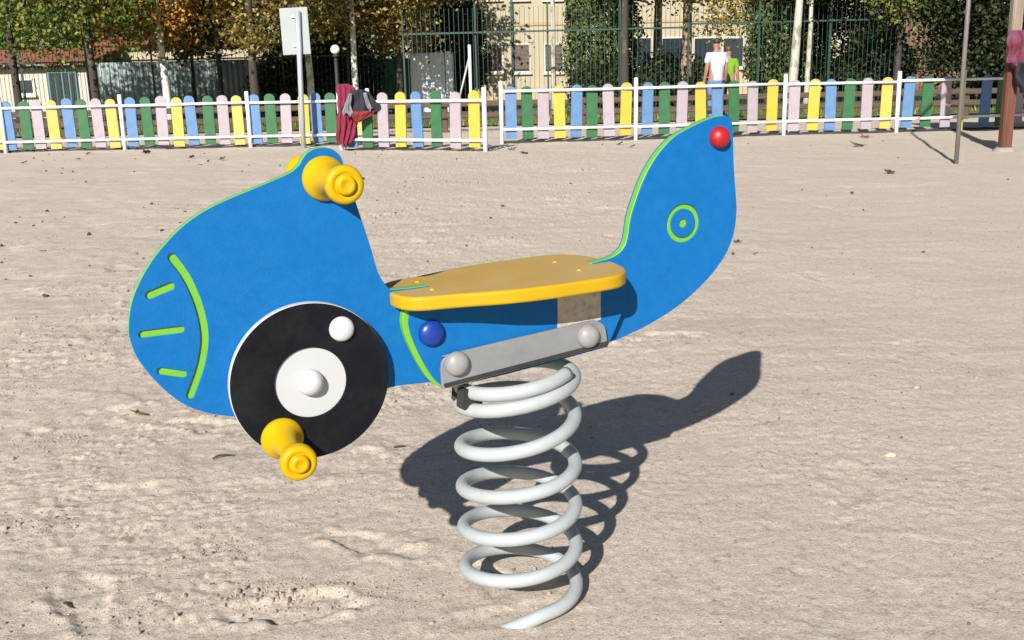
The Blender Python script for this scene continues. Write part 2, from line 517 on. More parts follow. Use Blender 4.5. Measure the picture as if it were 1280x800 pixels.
for _ in range(90):
    PRINTS.append((random.uniform(-6, 6), random.uniform(3.2, 12), random.uniform(0, 6.3), .27, random.uniform(.006, .013), 0))

def sand_height(x, y):
    left = smooth(0.35, -0.5, x - 0.15 * (y - 2))              # the trodden side is rougher
    h = 0.0065 * fbm(x * 1.3, y * 1.3, 3, 3) + 0.0021 * fbm(x * 4.5, y * 4.5, 21, 3)
    streak = fbm(x * 2.2 + 0.6 * y, y * 13, 40, 3, 0.6)
    h = h + 0.0010 * streak
    h = h + 0.0010 * (0.45 + left) * fbm(x * 17, y * 17, 60, 3, 0.6)
    clod = smooth(0.15, 0.75, fbm(x * 2.4, y * 2.4, 80, 2)) * (0.25 + left)
    h = h + clod * 0.0060 * np.abs(fbm(x * 30, y * 30, 90, 3, 0.65))
    h = h + 0.0011 * fbm(x * 75, y * 75, 100, 2, 0.7)
    for (px, py, a, L, d, tr) in PRINTS:
        dx, dy = x - px, y - py
        near = (np.abs(dx) < .3) & (np.abs(dy) < .3)
        if not near.any(): continue
        dxn, dyn = dx[near], dy[near]
        s, t = dxn * math.cos(a) + dyn * math.sin(a), -dxn * math.sin(a) + dyn * math.cos(a)
        w = L * 0.19 * (1 + 0.25 * np.sin(s / L * 5))
        e = np.sqrt((s / (L / 2)) ** 2 + (t / w) ** 2)
        e = e + 0.28 * fbm(dxn * 14 + px * 31, dyn * 14, 150, 3, 0.6)
        d = d * (0.55 if py < 3.2 else 0.5)
        bowl = -d * (1 - smooth(0.6, 1.05, e)) + 0.45 * d * np.exp(-((e - 1.15) / 0.22) ** 2)
        bowl = bowl + 0.5 * d * fbm(dxn * 40, dyn * 40, 160, 2) * (e < 1.5)
        h[near] += bowl
    # dimples of trodden loose sand
    amt = (0.35 + 0.65 * smooth(1.6, -1.2, x - 0.25 * (y - 2))) * smooth(1.6, 3.4, y + 0.6 * left)
    dim = np.minimum(fbm(x * 6.5, y * 6.5, 200, 3, 0.6), 0.25)
    pits = np.abs(fbm(x * 11, y * 11, 220, 3, 0.6))
    h = h + amt * (0.0048 * dim + 0.0046 * np.minimum(pits, 0.35))
    # a short patch of shoe tread
    tx, ty = x + 0.825, y - 1.96
    tre = (np.abs(tx) < .042) & (np.abs(ty + .2 * tx) < .026 + .008 * np.sin(60 * tx))
    h = h + tre * 0.0045 * (np.sin(tx * 2 * math.pi / .0185 + 4 * ty) - .6)
    # crumbly crust
    crust = smooth(-0.1, 0.5, fbm(x * 3.1 + 5, y * 3.1, 170, 3)) * (0.25 + 0.9 * left)
    h = h + crust * 0.0048 * (np.abs(fbm(x * 46, y * 46, 180, 2, 0.7)) - 0.3)
    # a faint swell behind the rider, added to place its tail shadow
    h = h + 0.012 * np.exp(-(((x - 0.95) / 0.9) ** 2 + ((y - 3.0) / 0.7) ** 2))
    # level round the foot of the spring, with a little heap
    rr = np.hypot(x - 0.003, y - 1.643)
    k = smooth(0.05, 0.45, rr)
    h = h * (0.45 + 0.55 * k) - 0.004 * (1 - k)
    far = smooth(20, 60, np.hypot(x, y))
    return h * (1 - far)

def graded(lo, hi, step, growth, mid_lo, mid_hi, end_lo, end_hi):
    """even steps between lo and hi, growing gently to the mid limits and fast beyond"""
    mid = list(np.arange(lo, hi + step / 2, step))
    def run(v, sign, m_, e_):
        out, st = [], step
        while sign * v < sign * e_:
            st *= growth if sign * v < sign * m_ else 1.09
            v += sign * st
            out.append(v)
        return out
    return np.array(run(mid[0], -1, mid_lo, end_lo)[::-1] + mid + run(mid[-1], 1, mid_hi, end_hi))

gx = graded(-1.2, 1.2, 0.0062, 1.0125, -9, 9, -700, 700)
gy = graded(1.42, 2.4, 0.0068, 1.0055, 1.3, 15.5, -60, 900)
X, Y = np.meshgrid(gx, gy)
Z = sand_height(X, Y)
nx, ny = len(gx), len(gy)
co = np.stack([X, Y, Z], -1).reshape(-1, 3)
idx = np.arange(nx * ny).reshape(ny, nx)
q = np.stack([idx[:-1, :-1], idx[:-1, 1:], idx[1:, 1:], idx[1:, :-1]], -1).reshape(-1, 4)
me = bpy.data.meshes.new("sand")
me.vertices.add(len(co))
me.vertices.foreach_set("co", co.ravel())
me.loops.add(q.size)
me.loops.foreach_set("vertex_index", q.ravel())
me.polygons.add(len(q))
me.polygons.foreach_set("loop_start", np.arange(0, q.size, 4))
me.polygons.foreach_set("use_smooth", np.ones(len(q), bool))
me.update(calc_edges=True)
tag(link("sand", me, None, M['sand']), "pale beige trodden sand of the playground", None, kind="structure")

def ground_z(x, y):
    return float(sand_height(np.array([x], float), np.array([y], float))[0])

# ---------------------------------------------------------------- spring rider
RX, RY = 0.0051, 1.643
rider = empty("spring_rider", (RX, RY, 0), R(24))
tag(rider, "blue spring rider with black wheel, yellow seat and handles on grey coil spring", "spring rider")

OUT = [(-0.3341, 0.802), (-0.323, 0.8079), (-0.3085, 0.8101), (-0.2932, 0.8058), (-0.2829, 0.7959), (-0.2788, 0.7839), (-0.2711, 0.7537),
       (-0.2598, 0.7118), (-0.2453, 0.659), (-0.235, 0.6156), (-0.2245, 0.5955), (-0.2165, 0.5858), (-0.195, 0.5845), (-0.153, 0.5852), (-0.150, 0.555),
       (0.138, 0.562), (0.1415, 0.5935), (0.1811, 0.5994), (0.2022, 0.6114), (0.2117, 0.63), (0.218, 0.6655), (0.2289, 0.6963),
       (0.243, 0.7281), (0.2651, 0.7622), (0.2969, 0.7932), (0.3308, 0.8107), (0.3785, 0.8273), (0.4053, 0.8304), (0.4155, 0.8287), (0.422, 0.8236),
       (0.4258, 0.8013), (0.4306, 0.7351), (0.4372, 0.6804), (0.4385, 0.6558), (0.4334, 0.6183), (0.4163, 0.5819), (0.3875, 0.5493), (0.3536, 0.522),
       (0.3115, 0.4958), (0.2615, 0.4738), (0.2123, 0.458), (0.18, 0.4505), (0.0778, 0.4354), (-0.0275, 0.4247), (-0.1374, 0.4235), (-0.1594, 0.4253),
       (-0.2271, 0.4266), (-0.3025, 0.4117), (-0.3663, 0.4048), (-0.4273, 0.4082), (-0.4707, 0.4174), (-0.5042, 0.4276), (-0.5364, 0.4446),
       (-0.563, 0.4708), (-0.5847, 0.5018), (-0.5985, 0.5289), (-0.6045, 0.5543), (-0.6043, 0.5729), (-0.597, 0.6063), (-0.5801, 0.6407),
       (-0.556, 0.6732), (-0.5226, 0.7056), (-0.4893, 0.7271), (-0.4568, 0.7413), (-0.4238, 0.7529), (-0.3908, 0.7641), (-0.3609, 0.7754),
       (-0.3471, 0.7853), (-0.3405, 0.7944)]
body_out = catmull(OUT, 5, True, sharp=(11, 13, 14, 15, 16))
ARC = catmull([(-0.5362, 0.6663), (-0.5203, 0.6381), (-0.5082, 0.6016), (-0.5025, 0.5652), (-0.5036, 0.5352), (-0.5131, 0.5), (-0.5303, 0.4609)], 6, False)
GW = 0.0105
holes = [stadium(ARC, GW), stadium([(-0.5715, 0.6156), (-0.5423, 0.6252)], GW), stadium([(-0.5868, 0.5602), (-0.5343, 0.5607)], GW * .9),
         stadium([(-0.5676, 0.5029), (-0.5373, 0.4938)], GW * .9)]
ring = [circle(0.324, 0.6474, 0.0335), circle(0.324, 0.6474, 0.0258), circle(0.324, 0.6474, 0.0075, 24)]
core = link("body_core", plate_mesh("body_core", [body_out], -0.0075, 0.0075, bev=0.002), rider, M['lime'], False)
core["label"] = "lime green core showing along the panel edges"
for s, nm in ((1, "body_panel"), (-1, "body_panel")):
    o = link(nm, plate_mesh(nm, [body_out] + holes + ring, 0.0076 * s if s > 0 else -0.0111, 0.0111 if s > 0 else -0.0076, bev=0.0008, inset=0.0006), rider, M['blue'], False)

def cap_mesh(name, r, h, axis='Y-', seg=28):
    prof = [(r, -0.001), (r, h * 0.12), (r * 0.985, h * 0.2)]
    for k in range(1, 9):
        a = k / 8 * math.pi / 2
        prof.append((max(r * 0.985 * math.cos(a), 0.0002), h * 0.2 + h * 0.8 * math.sin(a)))
    return lathe_mesh(name, prof, seg, axis)

def place(o, u, n, z):
    o.location = (u, -n, z)
    return o

# wheels on both faces of the panel
for s in (1, -1):
    wc = (-0.3545, 0.4605)
    w = link("wheel", plate_mesh("wheel", [circle(*wc, 0.1225, 96)], min(s * .0125, s * .027), max(s * .0125, s * .027), bev=0.0025), rider, M['white'], False)
    w["label"] = "black wheel disc with white hub and rim"
    link("tyre_face", plate_mesh("tyre_face", [circle(*wc, 0.1215, 96), circle(-0.3557 , 0.4595, 0.0548, 64)], min(s * .0271, s * .0300), max(s * .0271, s * .0300), bev=0.0007), w, M['black'], False)
    ax = 'Y-' if s > 0 else 'Y+'
    place(link("hub_cap", cap_mesh("hub_cap", 0.0205, 0.021, ax), w, M['capw'], True), -0.357, s * 0.0272, 0.4600)
    place(link("bolt_cap", cap_mesh("bolt_cap", 0.0195, 0.012, ax), w, M['capw'], True), -0.3035, s * 0.0301, 0.5375)

# handles above and foot rests below
prof = [(0.0330, -0.002), (0.0335, 0.003), (0.0326, 0.007), (0.0290, 0.011), (0.0250, 0.017), (0.0216, 0.026), (0.0190, 0.038), (0.0172, 0.052), (0.0162, 0.066), (0.0162, 0.080),
        (0.0182, 0.090), (0.0222, 0.099), (0.0262, 0.104), (0.0275, 0.109), (0.0275, 0.115), (0.0265, 0.1195), (0.0245, 0.1220), (0.0205, 0.1232), (0.0165, 0.1222),
        (0.0152, 0.1205), (0.0145, 0.1222), (0.0138, 0.1262), (0.0120, 0.1282), (0.0080, 0.1290), (0.0070, 0.1282), (0.0004, 0.1280)]
for s in (1, -1):
    ax = 'Y-' if s > 0 else 'Y+'
    place(link("handle", lathe_mesh("handle", prof, 40, ax), rider, M['yellow'], True), -0.3104, s * 0.0112, 0.7644)
    lp = [(r * 0.97, h * 0.98) for r, h in prof]
    place(link("foot_rest", lathe_mesh("foot_rest", lp, 40, ax), rider, M['yellow'], True), -0.4060, s * 0.0302, 0.3790)
    place(link("red_light", cap_mesh("red_light", 0.0195, 0.020, ax), rider, M['capr'], True), 0.3945, s * 0.0112, 0.7935)

# seat
SO = [(-0.0270, 0.0), (-0.0268, 0.030), (-0.018, 0.057), (0.004, 0.076), (0.06, 0.090), (0.128, 0.112), (0.19, 0.1215), (0.25, 0.1225), (0.312, 0.1195), (0.342, 0.103), (0.361, 0.073), (0.3705, 0.03), (0.372, 0.0)]
half = catmull(SO, 5, False)
so = half + [(a, -b) for a, b in half[::-1][1:-1]]
seat_me = plate_mesh("seat", [so], -0.0225, 0.0, bev=0.0045)
v = np.empty(len(seat_me.vertices) * 3)
seat_me.vertices.foreach_get("co", v)
v = v.reshape(-1, 3)                       # plate local: x along, -y thickness, z across
seat_me.vertices.foreach_set("co", np.stack([v[:, 0], v[:, 2], -v[:, 1]], 1).ravel())
bm = bmesh.new(); bm.from_mesh(seat_me); bmesh.ops.recalc_face_normals(bm, faces=bm.faces); bm.to_mesh(seat_me); bm.free()
seat = link("seat", seat_me, rider, M['seat'], False)
seat_me.materials.append(M['seat_top'])
for p in seat_me.polygons:
    if p.normal.z > 0.995: p.material_index = 1
seat.location = (-0.1914, 0, 0.5824)
seat.rotation_euler = (0, -R(1.61), 0)
seat["label"] = "yellow plastic seat board with worn dusty top"
scr = lathe_mesh("screw", [(0.0045, -0.001), (0.0042, 0.0012), (0.0025, 0.002), (0.0002, 0.0022)], 12, 'Z')
for a, b in ((0.035, 0.035), (0.035, -0.035), (0.29, 0.045), (0.29, -0.045)):
    o = link("screw", scr, seat, M['yellow'], True)
    o.location = (a, b, 0.0002)

# side cheeks that carry the seat
CH = [(-0.1990, 0.5640), (-0.2046, 0.5446), (-0.2055, 0.5279), (-0.1983, 0.4998), (-0.1822, 0.4623), (-0.166, 0.4354), (-0.1448, 0.4188), (-0.03, 0.4262), (0.16, 0.4480), (0.1865, 0.4997), (0.1944, 0.527), (0.1964, 0.5655)]
ch_out = catmull(CH, 5, True, sharp=(0, 6, 8, 11))
ch_in = [(a + 0.0085 * max(0.0, min(1.0, (-0.12 - a) / 0.05)), b) for a, b in ch_out]
for s in (1, -1):
    c = link("side_cheek", plate_mesh("side_cheek", [ch_out], min(s * .0125, s * .0285), max(s * .0125, s * .0285), bev=0.0015), rider, M['lime'], False)
    link("cheek_panel", plate_mesh("cheek_panel", [ch_in], min(s * .0286, s * .0310), max(s * .0286, s * .0310), bev=0.0007, inset=0.0005), c, M['blue'], False)
    ax = 'Y-' if s > 0 else 'Y+'
    place(link("bolt_cap", cap_mesh("blue_bolt_cap", 0.0215, 0.014, ax), c, M['capb'], True), -0.160, s * 0.0311, 0.5130)
    BR = [(-0.1484, 0.4201), (-0.1497, 0.4536), (-0.1475, 0.4640), (-0.1405, 0.4725), (-0.1228, 0.4778), (0.1169, 0.5002), (0.1330, 0.4995), (0.1445, 0.4930), (0.1509, 0.4821), (0.1555, 0.4532)]
    br = link("steel_bracket", plate_mesh("steel_bracket", [catmull(BR, 4, True, sharp=(0, 1, 5, 9))], min(s * .0345, s * .0405), max(s * .0345, s * .0405), bev=0.001), rider, M['steel'], False)
    for a, b in ((-0.1224, 0.4600), (0.1162, 0.4750)):
        place(link("bolt_cap", cap_mesh("grey_bolt_cap", 0.0205, 0.016, ax), br, M['capg'], True), a, s * 0.0405, b)
    # spacer between cheek and bracket
    link("spacer", plate_mesh("spacer", [[(-0.13, 0.44), (0.13, 0.4665), (0.13, 0.478), (-0.13, 0.452)]], min(s * .0312, s * .0344), max(s * .0312, s * .0344)), br, M['clamp'], False)
    if s > 0:
        pl = plate_mesh("placard", [[(0.0641, 0.5555), (0.1462, 0.5575), (0.146, 0.4980), (0.0634, 0.4925)]], .0312, .0322, bev=0.0003)
        link("placard", pl, rider, M['placard'], False)["label"] = "small beige information plate under the seat"

# base plate across the top of the spring
bp = box_mesh("mount_plate", -0.150, 0.152, -0.044, 0.044, -0.003, 0.003, 0.001)
o = link("mount_plate", bp, rider, M['clamp'], False)
o.location = (0.0035, 0, 0.4425)
o.rotation_euler = (0, -R(6.1), 0)

# coil spring: a right-handed helix, tightening and tipping towards the top
SP_T = [3.0, 3.5, 4.0, 4.25, 4.5, 5.0, 5.25, 5.5]
SP_Z = [0.2911, 0.336, 0.3770, 0.3920, 0.4000, 0.4100, 0.4160, 0.4230]
def spring_pt(phi):
    t = (phi - math.pi) / (2 * math.pi)            # turns counted from the lowest left-hand crossing
    if t < 3.0: z = 0.0640 + 0.0757 * t
    else: z = sum(float(np.interp(t + d_, [2.0] + SP_T, [0.2154] + SP_Z)) for d_ in (-.12, -.06, 0, .06, .12)) / 5
    if t < -0.5: z = 0.0262 - 0.085 * (-0.5 - t) + 0.12 * (-0.5 - t) ** 2
    if t < -0.68: z -= 0.6 * (-0.68 - t) ** 1.5
    w = min(max((z - 0.25) / 0.13, 0), 1)
    w = w * w * (3 - 2 * w)
    r = 0.0984 - (0.004 * max(0, t - 4.5))
    th = phi - R(24)                                # rider frame is turned 24 degrees
    x, y = r * math.cos(th), r * math.sin(th)
    return Vector((x, y, z + w * math.tan(R(6.3)) * x))
phis = np.linspace(math.pi - 2 * math.pi * 1.15, math.pi + 2 * math.pi * 5.42, 420)
sp = link("coil_spring", tube_mesh("coil_spring", [spring_pt(p) for p in phis], 0.0119, 20), rider, M['spring'], True)
sp["label"] = "thick grey painted coil spring standing in the sand"
for ph, sz in ((math.pi * 11 + R(36), 1.0), (math.pi * 11 + R(4), 0.7)):
    p = spring_pt(ph)
    cl = link("spring_clamp", box_mesh("spring_clamp", -0.020 * sz, 0.018 * sz, -0.012, 0.012, -0.026, 0.008, 0.002), rider, M['clamp'], False)
    cl.location = p
    cl.rotation_euler = (0, -R(6), ph - R(24))

# ---------------------------------------------------------------- picket fences
def picket_mesh(name, w, h, t=0.02):
    pts = [(-w / 2, 0), (w / 2, 0)]
    r = w / 2
    for k in range(0, 13):
        a = math.pi * k / 12
        pts.append((r * math.cos(a), h - r * 0.85 + r * 0.85 * math.sin(a)))
    n = len(pts)
    V = [(x, -t / 2, z) for x, z in pts] + [(x, t / 2, z) for x, z in pts]
    Fc = [tuple(range(n)), tuple(range(2 * n - 1, n - 1, -1))] + [(i, i + n, (i + 1) % n + n, (i + 1) % n) for i in range(n)]
    me = mesh(name, V, Fc)
    bm = bmesh.new(); bm.from_mesh(me)
    bmesh.ops.recalc_face_normals(bm, faces=bm.faces)
    bm.to_mesh(me); bm.free()
    return me

def picket_set(h):
    d = {}
    for k, mt in (('B', 'pk_blue'), ('G', 'pk_green'), ('P', 'pk_pink'), ('Y', 'pk_yellow'), ('L', 'pk_pale')):
        d[k] = picket_mesh("picket", 0.16, h)
        d[k].materials.append(M[mt])
    return d
PK_A, PK_B = picket_set(0.725), picket_set(0.745)

def rail_mesh(L, r=0.021):
    return tube_mesh("rail", [(0, 0, 0), (L / 2, 0, 0), (L, 0, 0)], r, 10)

def fence(label, posts, panels, ph, rails, pset, lift, group="picket fences round the playground", post_mats=None):
    """posts: ground points; panels: per panel a list of (fraction, colour)"""
    root = empty("picket_fence", (posts[0][0], posts[0][1], 0))
    tag(root, label, "fence", group)
    o0 = Vector((posts[0][0], posts[0][1], 0))
    post_me = tube_mesh("post", [(0, 0, -0.15), (0, 0, ph * .5), (0, 0, ph - 0.008), (0, 0, ph)], [0.03, 0.03, 0.03, 0.022], 12)
    for i, p in enumerate(posts):
        me_ = post_me
        mt = M['wrail']
        if post_mats and i in post_mats:
            me_ = post_me.copy()
            me_.materials.clear()
            mt = post_mats[i]
        o = link("post", me_, root, mt, True)
        o.location = Vector((p[0], p[1], 0)) - o0
    for i, pk in enumerate(panels):
        a, b = Vector((*posts[i], 0)), Vector((*posts[i + 1], 0))
        d = b - a
        ang = math.atan2(d.y, d.x)
        for z in rails:
            o = link("rail", rail_mesh(d.length), root, M['wrail'], True)
            o.location = a - o0 + Vector((0, 0, z + random.uniform(-.006, .006)))
            o.rotation_euler = (0, random.uniform(-.004, .004), ang)
        off = Vector((-math.sin(ang), math.cos(ang), 0)) * 0.036
        for f, c in pk:
            o = link("picket", pset[c], root)
            o.location = a + d * f + off - o0 + Vector((0, 0, lift + random.uniform(-.014, .014)))
            o.rotation_euler = (random.uniform(-.03, .03), random.uniform(-.032, .032), ang + random.uniform(-.09, .09))
    for i in range(len(panels)):  # low dark strip added to draw the dark line at the fence foot
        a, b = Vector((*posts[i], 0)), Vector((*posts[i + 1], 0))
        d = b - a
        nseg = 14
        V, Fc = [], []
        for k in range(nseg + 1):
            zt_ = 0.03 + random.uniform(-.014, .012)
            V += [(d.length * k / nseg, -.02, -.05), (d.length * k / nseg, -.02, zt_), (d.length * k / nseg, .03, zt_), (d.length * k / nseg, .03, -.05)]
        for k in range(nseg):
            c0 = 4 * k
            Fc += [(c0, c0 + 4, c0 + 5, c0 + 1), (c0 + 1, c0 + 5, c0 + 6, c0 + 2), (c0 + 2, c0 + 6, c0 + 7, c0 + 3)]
        o = link("dark_base_strip", mesh("dark_base_strip", V, Fc), root, M['clamp'])
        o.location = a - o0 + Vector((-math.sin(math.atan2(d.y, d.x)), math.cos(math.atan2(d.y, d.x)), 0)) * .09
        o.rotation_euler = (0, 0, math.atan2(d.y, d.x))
    return root

def fr(xs, cols_, x0, x1):
    return [((x - x0) / (x1 - x0), c) for x, c in zip(xs, cols_)]
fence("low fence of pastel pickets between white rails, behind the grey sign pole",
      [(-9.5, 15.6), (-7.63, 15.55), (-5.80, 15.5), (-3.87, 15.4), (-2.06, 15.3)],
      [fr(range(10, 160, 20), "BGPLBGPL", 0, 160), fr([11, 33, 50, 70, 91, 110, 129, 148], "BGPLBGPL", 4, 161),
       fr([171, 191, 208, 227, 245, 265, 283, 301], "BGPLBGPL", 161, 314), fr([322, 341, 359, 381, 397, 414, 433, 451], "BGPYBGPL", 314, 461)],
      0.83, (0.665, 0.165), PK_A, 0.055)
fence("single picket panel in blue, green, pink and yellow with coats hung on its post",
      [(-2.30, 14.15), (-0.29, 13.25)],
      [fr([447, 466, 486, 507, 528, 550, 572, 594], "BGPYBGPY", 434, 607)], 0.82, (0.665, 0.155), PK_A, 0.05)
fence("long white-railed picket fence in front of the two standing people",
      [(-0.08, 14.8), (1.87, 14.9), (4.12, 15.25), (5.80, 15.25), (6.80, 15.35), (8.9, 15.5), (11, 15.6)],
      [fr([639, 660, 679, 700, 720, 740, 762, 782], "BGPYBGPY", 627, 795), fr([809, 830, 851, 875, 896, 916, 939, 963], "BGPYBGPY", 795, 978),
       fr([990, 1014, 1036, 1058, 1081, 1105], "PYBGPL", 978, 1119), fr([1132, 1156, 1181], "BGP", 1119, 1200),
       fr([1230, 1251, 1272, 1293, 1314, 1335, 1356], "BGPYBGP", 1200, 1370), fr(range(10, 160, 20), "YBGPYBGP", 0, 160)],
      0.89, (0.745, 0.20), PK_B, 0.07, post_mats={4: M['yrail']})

# ---------------------------------------------------------------- sign, poles, post at the right
sg = at(379, 183, 15.0)
sign = empty("sign", (sg.x, sg.y, 0))
tag(sign, "blank grey back of a sign board on a galvanised pole", "sign")
top = at(372, 14, 15.0)
bot = Vector((sg.x, sg.y, 0))
d = top - bot
link("pole", tube_mesh("pole", [(0, 0, -0.2), (d.x * .5, 0, d.z * .5), (d.x, 0, d.z)], 0.038, 14), sign, M['galv'], True)
pc = at(369, 39, 15.06) - bot
bd = link("board", box_mesh("board", -0.205, 0.205, -0.008, 0.008, -0.325, 0.325, 0.004), sign, M['signb'], False)
bd.location = (pc.x, 0.055, pc.z)
bd.rotation_euler = (0, R(-1.0), R(-6))
for dz in (-0.2, 0.2):
    ck = link("clip", box_mesh("clip", -0.036, 0.036, -0.012, 0.012, -0.02, 0.02, 0.003), bd, M['galv'], False)
    ck.location = (0.0, -0.02, dz)

pb = at(1195, 205, 9.89)
pole = link("metal_pole", tube_mesh("metal_pole", [(0, 0, -0.2), (0, 0, 1.5), (0.0, 0, 2.9), (0.03, 0, 3.15), (0.14, 0.02, 3.4), (0.36, 0.05, 3.62), (0.8, 0.1, 3.9)], 0.021, 12), None, M['polebr'], True)
pole.location = (pb.x, pb.y, 0)
tag(pole, "slim dark grey metal pole standing in the sand beside the fence", "pole")

wp = at(1255, 192, 11.2)
tower = empty("play_tower", (wp.x, wp.y, 0))
tag(tower, "red-brown wooden post of a play tower on a concrete foot", "play tower")
for k, (dx, dy) in enumerate(((0, 0), (1.5, 0.1), (0.1, 1.4), (1.6, 1.5))):
    if k == 2: continue
    o = link("post", box_mesh("post", -0.058, 0.058, -0.055, 0.055, 0.02, 0.98, 0.012), tower, M['redwood'], False)
    o.location = (dx, dy, 0)
    o2 = link("upper_post", box_mesh("upper_post", -0.055, 0.055, -0.05, 0.05, 0.97, 2.65, 0.01), tower, M['greywood'], False)
    o2.location = (dx, dy, 0)
    f = link("footing", lathe_mesh("footing", [(0.13, -0.1), (0.12, 0.02), (0.085, 0.05), (0.01, 0.055)], 14, 'Z'), tower, M['concrete'], True)
    f.location = (dx, dy, 0)
shade_roof = bmesh.new()  # unseen roof slab, added and set so it shades the right fence
box(shade_roof, 0.06, 3.6, -0.5, 2.0, 2.62, 2.70)
bmesh.ops.recalc_face_normals(shade_roof, faces=shade_roof.faces)
link("roof", bm_mesh("roof", shade_roof), tower, M['redwood'], False)
for k in range(5):  # unseen boards added for more shade on the right fence
    o = link("shade_board", box_mesh("shade_board", 0.3, 3.4, 1.55, 1.60, 1.75 + .18 * k, 1.90 + .18 * k, 0.006), tower, M['redwood'], False)

# ---------------------------------------------------------------- hanging clothes
def drape(name, rings, mat, seg=48, folds=7, fold_amp=0.12, parent=None, seed=0, smooth_=True):
    """hanging cloth: a folded sheet with a back, cut to the rows (cx, cy, z, half width, depth)"""
    r_ = random.Random(seed)
    nr, nc = 30, 30
    zs = [g_[2] for g_ in rings][::-1]
    V = []
    for side in (0, 1):
        for i in range(nr + 1):
            z = rings[0][2] + (rings[-1][2] - rings[0][2]) * i / nr
            cx = float(np.interp(z, zs, [g_[0] for g_ in rings][::-1]))
            cy = float(np.interp(z, zs, [g_[1] for g_ in rings][::-1]))
            hw = float(np.interp(z, zs, [g_[3] for g_ in rings][::-1]))
            dp = float(np.interp(z, zs, [g_[4] for g_ in rings][::-1]))
            e0 = 1 + 0.10 * math.sin(11 * z + seed) + 0.07 * math.sin(29 * z + 2 * seed)
            for k in range(nc + 1):
                sx_ = -1 + 2 * k / nc
                t = i / nr
                f = math.sin(folds * 1.3 * sx_ + seed + 1.1 * math.sin(3 * t + seed)) * .55 + math.sin(folds * 2.9 * sx_ - seed + 2.5 * t) * .3 + math.sin(9 * t + 2.2 * sx_ + seed) * .35
                body = math.sqrt(max(0, 1 - sx_ * sx_))
                y = cy - (dp * (.35 * body + .65 * (.25 + .75 * t ** .5) * f * (.25 + .75 * body))) * (1 if side == 0 else .35) + (0.0 if side == 0 else dp * .9 * body + .004)
                V.append((cx + sx_ * hw * e0, y, z + .018 * math.sin(4 * sx_ + seed) * (t if i == nr else 0) * 2))
    Fc = []
    w = nc + 1
    for i in range(nr):
        for k in range(nc):
            a = i * w + k
            Fc.append((a, a + w, a + w + 1, a + 1))
            b = a + w * (nr + 1)
            Fc.append((b, b + 1, b + w + 1, b + w))
    o_ = w * (nr + 1)
    for i in range(nr):
        for k in (0, nc):
            a = i * w + k
            q_ = (a, a + w, a + w + o_, a + o_)
            Fc.append(q_ if k else q_[::-1])
    for k in range(nc):
        Fc.append((k, k + 1, k + 1 + o_, k + o_))
        a = nr * w + k
        Fc.append((a, a + o_, a + 1 + o_, a + 1))
    return link(name, mesh(name, V, Fc), parent, mat, smooth_)

def zt(u, v, Y): 
    p = at(u, v, Y)
    return p.x, p.z
YC = 14.02
def ringset(rows, Y, ry=0.06):
    out = []
    for v_, u0, u1 in rows:
        x0, z0 = zt(u0, v_, Y)
        x1, _ = zt(u1, v_, Y)
        out.append(((x0 + x1) / 2, Y, z0, abs(x1 - x0) / 2, ry))
    return out
coat = drape("coat", ringset([(105, 424, 434), (109, 421, 442), (116, 420, 445), (126, 421, 443), (140, 421, 444), (152, 422, 446), (165, 421, 444), (176, 419, 442), (182, 423, 439)], YC, 0.07), M['maroon'], 56, 8, 0.10, None, 4)
tag(coat, "long maroon coat hanging over the fence post", "coat", "clothes hung on the fence")
jk = empty("jacket", (zt(450, 130, 13.9)[0], 13.9, 0))
tag(jk, "short dark jacket with grey front and red lining, slung beside the maroon coat", "jacket", "clothes hung on the fence")
def jpart(name, rows, Y, ry, mat, seed, folds=5):
    o = drape(name, [(a - jk.location.x, b - 13.9, c, d_, e) for a, b, c, d_, e in ringset(rows, Y, ry)], mat, 40, folds, 0.10, jk, seed)
    return o
jpart("jacket_body", [(112, 441, 455), (116, 437, 462), (123, 434, 468), (131, 432, 473), (138, 430, 474), (144, 437, 466), (147, 446, 458)], 13.9, 0.06, M['jblack'], 8)
jpart("grey_front", [(117, 436, 440), (124, 433, 440), (132, 430, 439), (140, 428, 441), (143, 430, 440)], 13.84, 0.035, M['jgrey'], 3)
jpart("sleeve", [(116, 454, 458), (122, 455, 460), (130, 457, 463), (137, 460, 466)], 13.83, 0.03, M['jgrey'], 5)
jpart("red_lining", [(139, 437, 470), (145, 438, 466), (150, 441, 456), (153, 444, 450)], 13.86, 0.05, M['jred'], 6)
kid = drape("hanging_jacket", ringset([(38, 1264, 1282), (44, 1261, 1290), (54, 1259, 1294), (64, 1258, 1294), (74, 1258, 1292), (81, 1260, 1290)], 11.05, 0.10), M['pinkc'], 48, 6, 0.10, None, 12)
tag(kid, "pink-red jacket with blue patches hanging on the wooden play tower post", "jacket", "clothes hung on the play tower")
bag = drape("cloth_bag", ringset([(78, 1266, 1290), (88, 1268, 1296), (98, 1269, 1296), (106, 1271, 1294), (112, 1276, 1290)], 11.0, 0.09), M['jblack'], 40, 5, 0.10, None, 14)
tag(bag, "black cloth bag hanging below the pink-red jacket on the tower post", "bag", "clothes hung on the play tower")

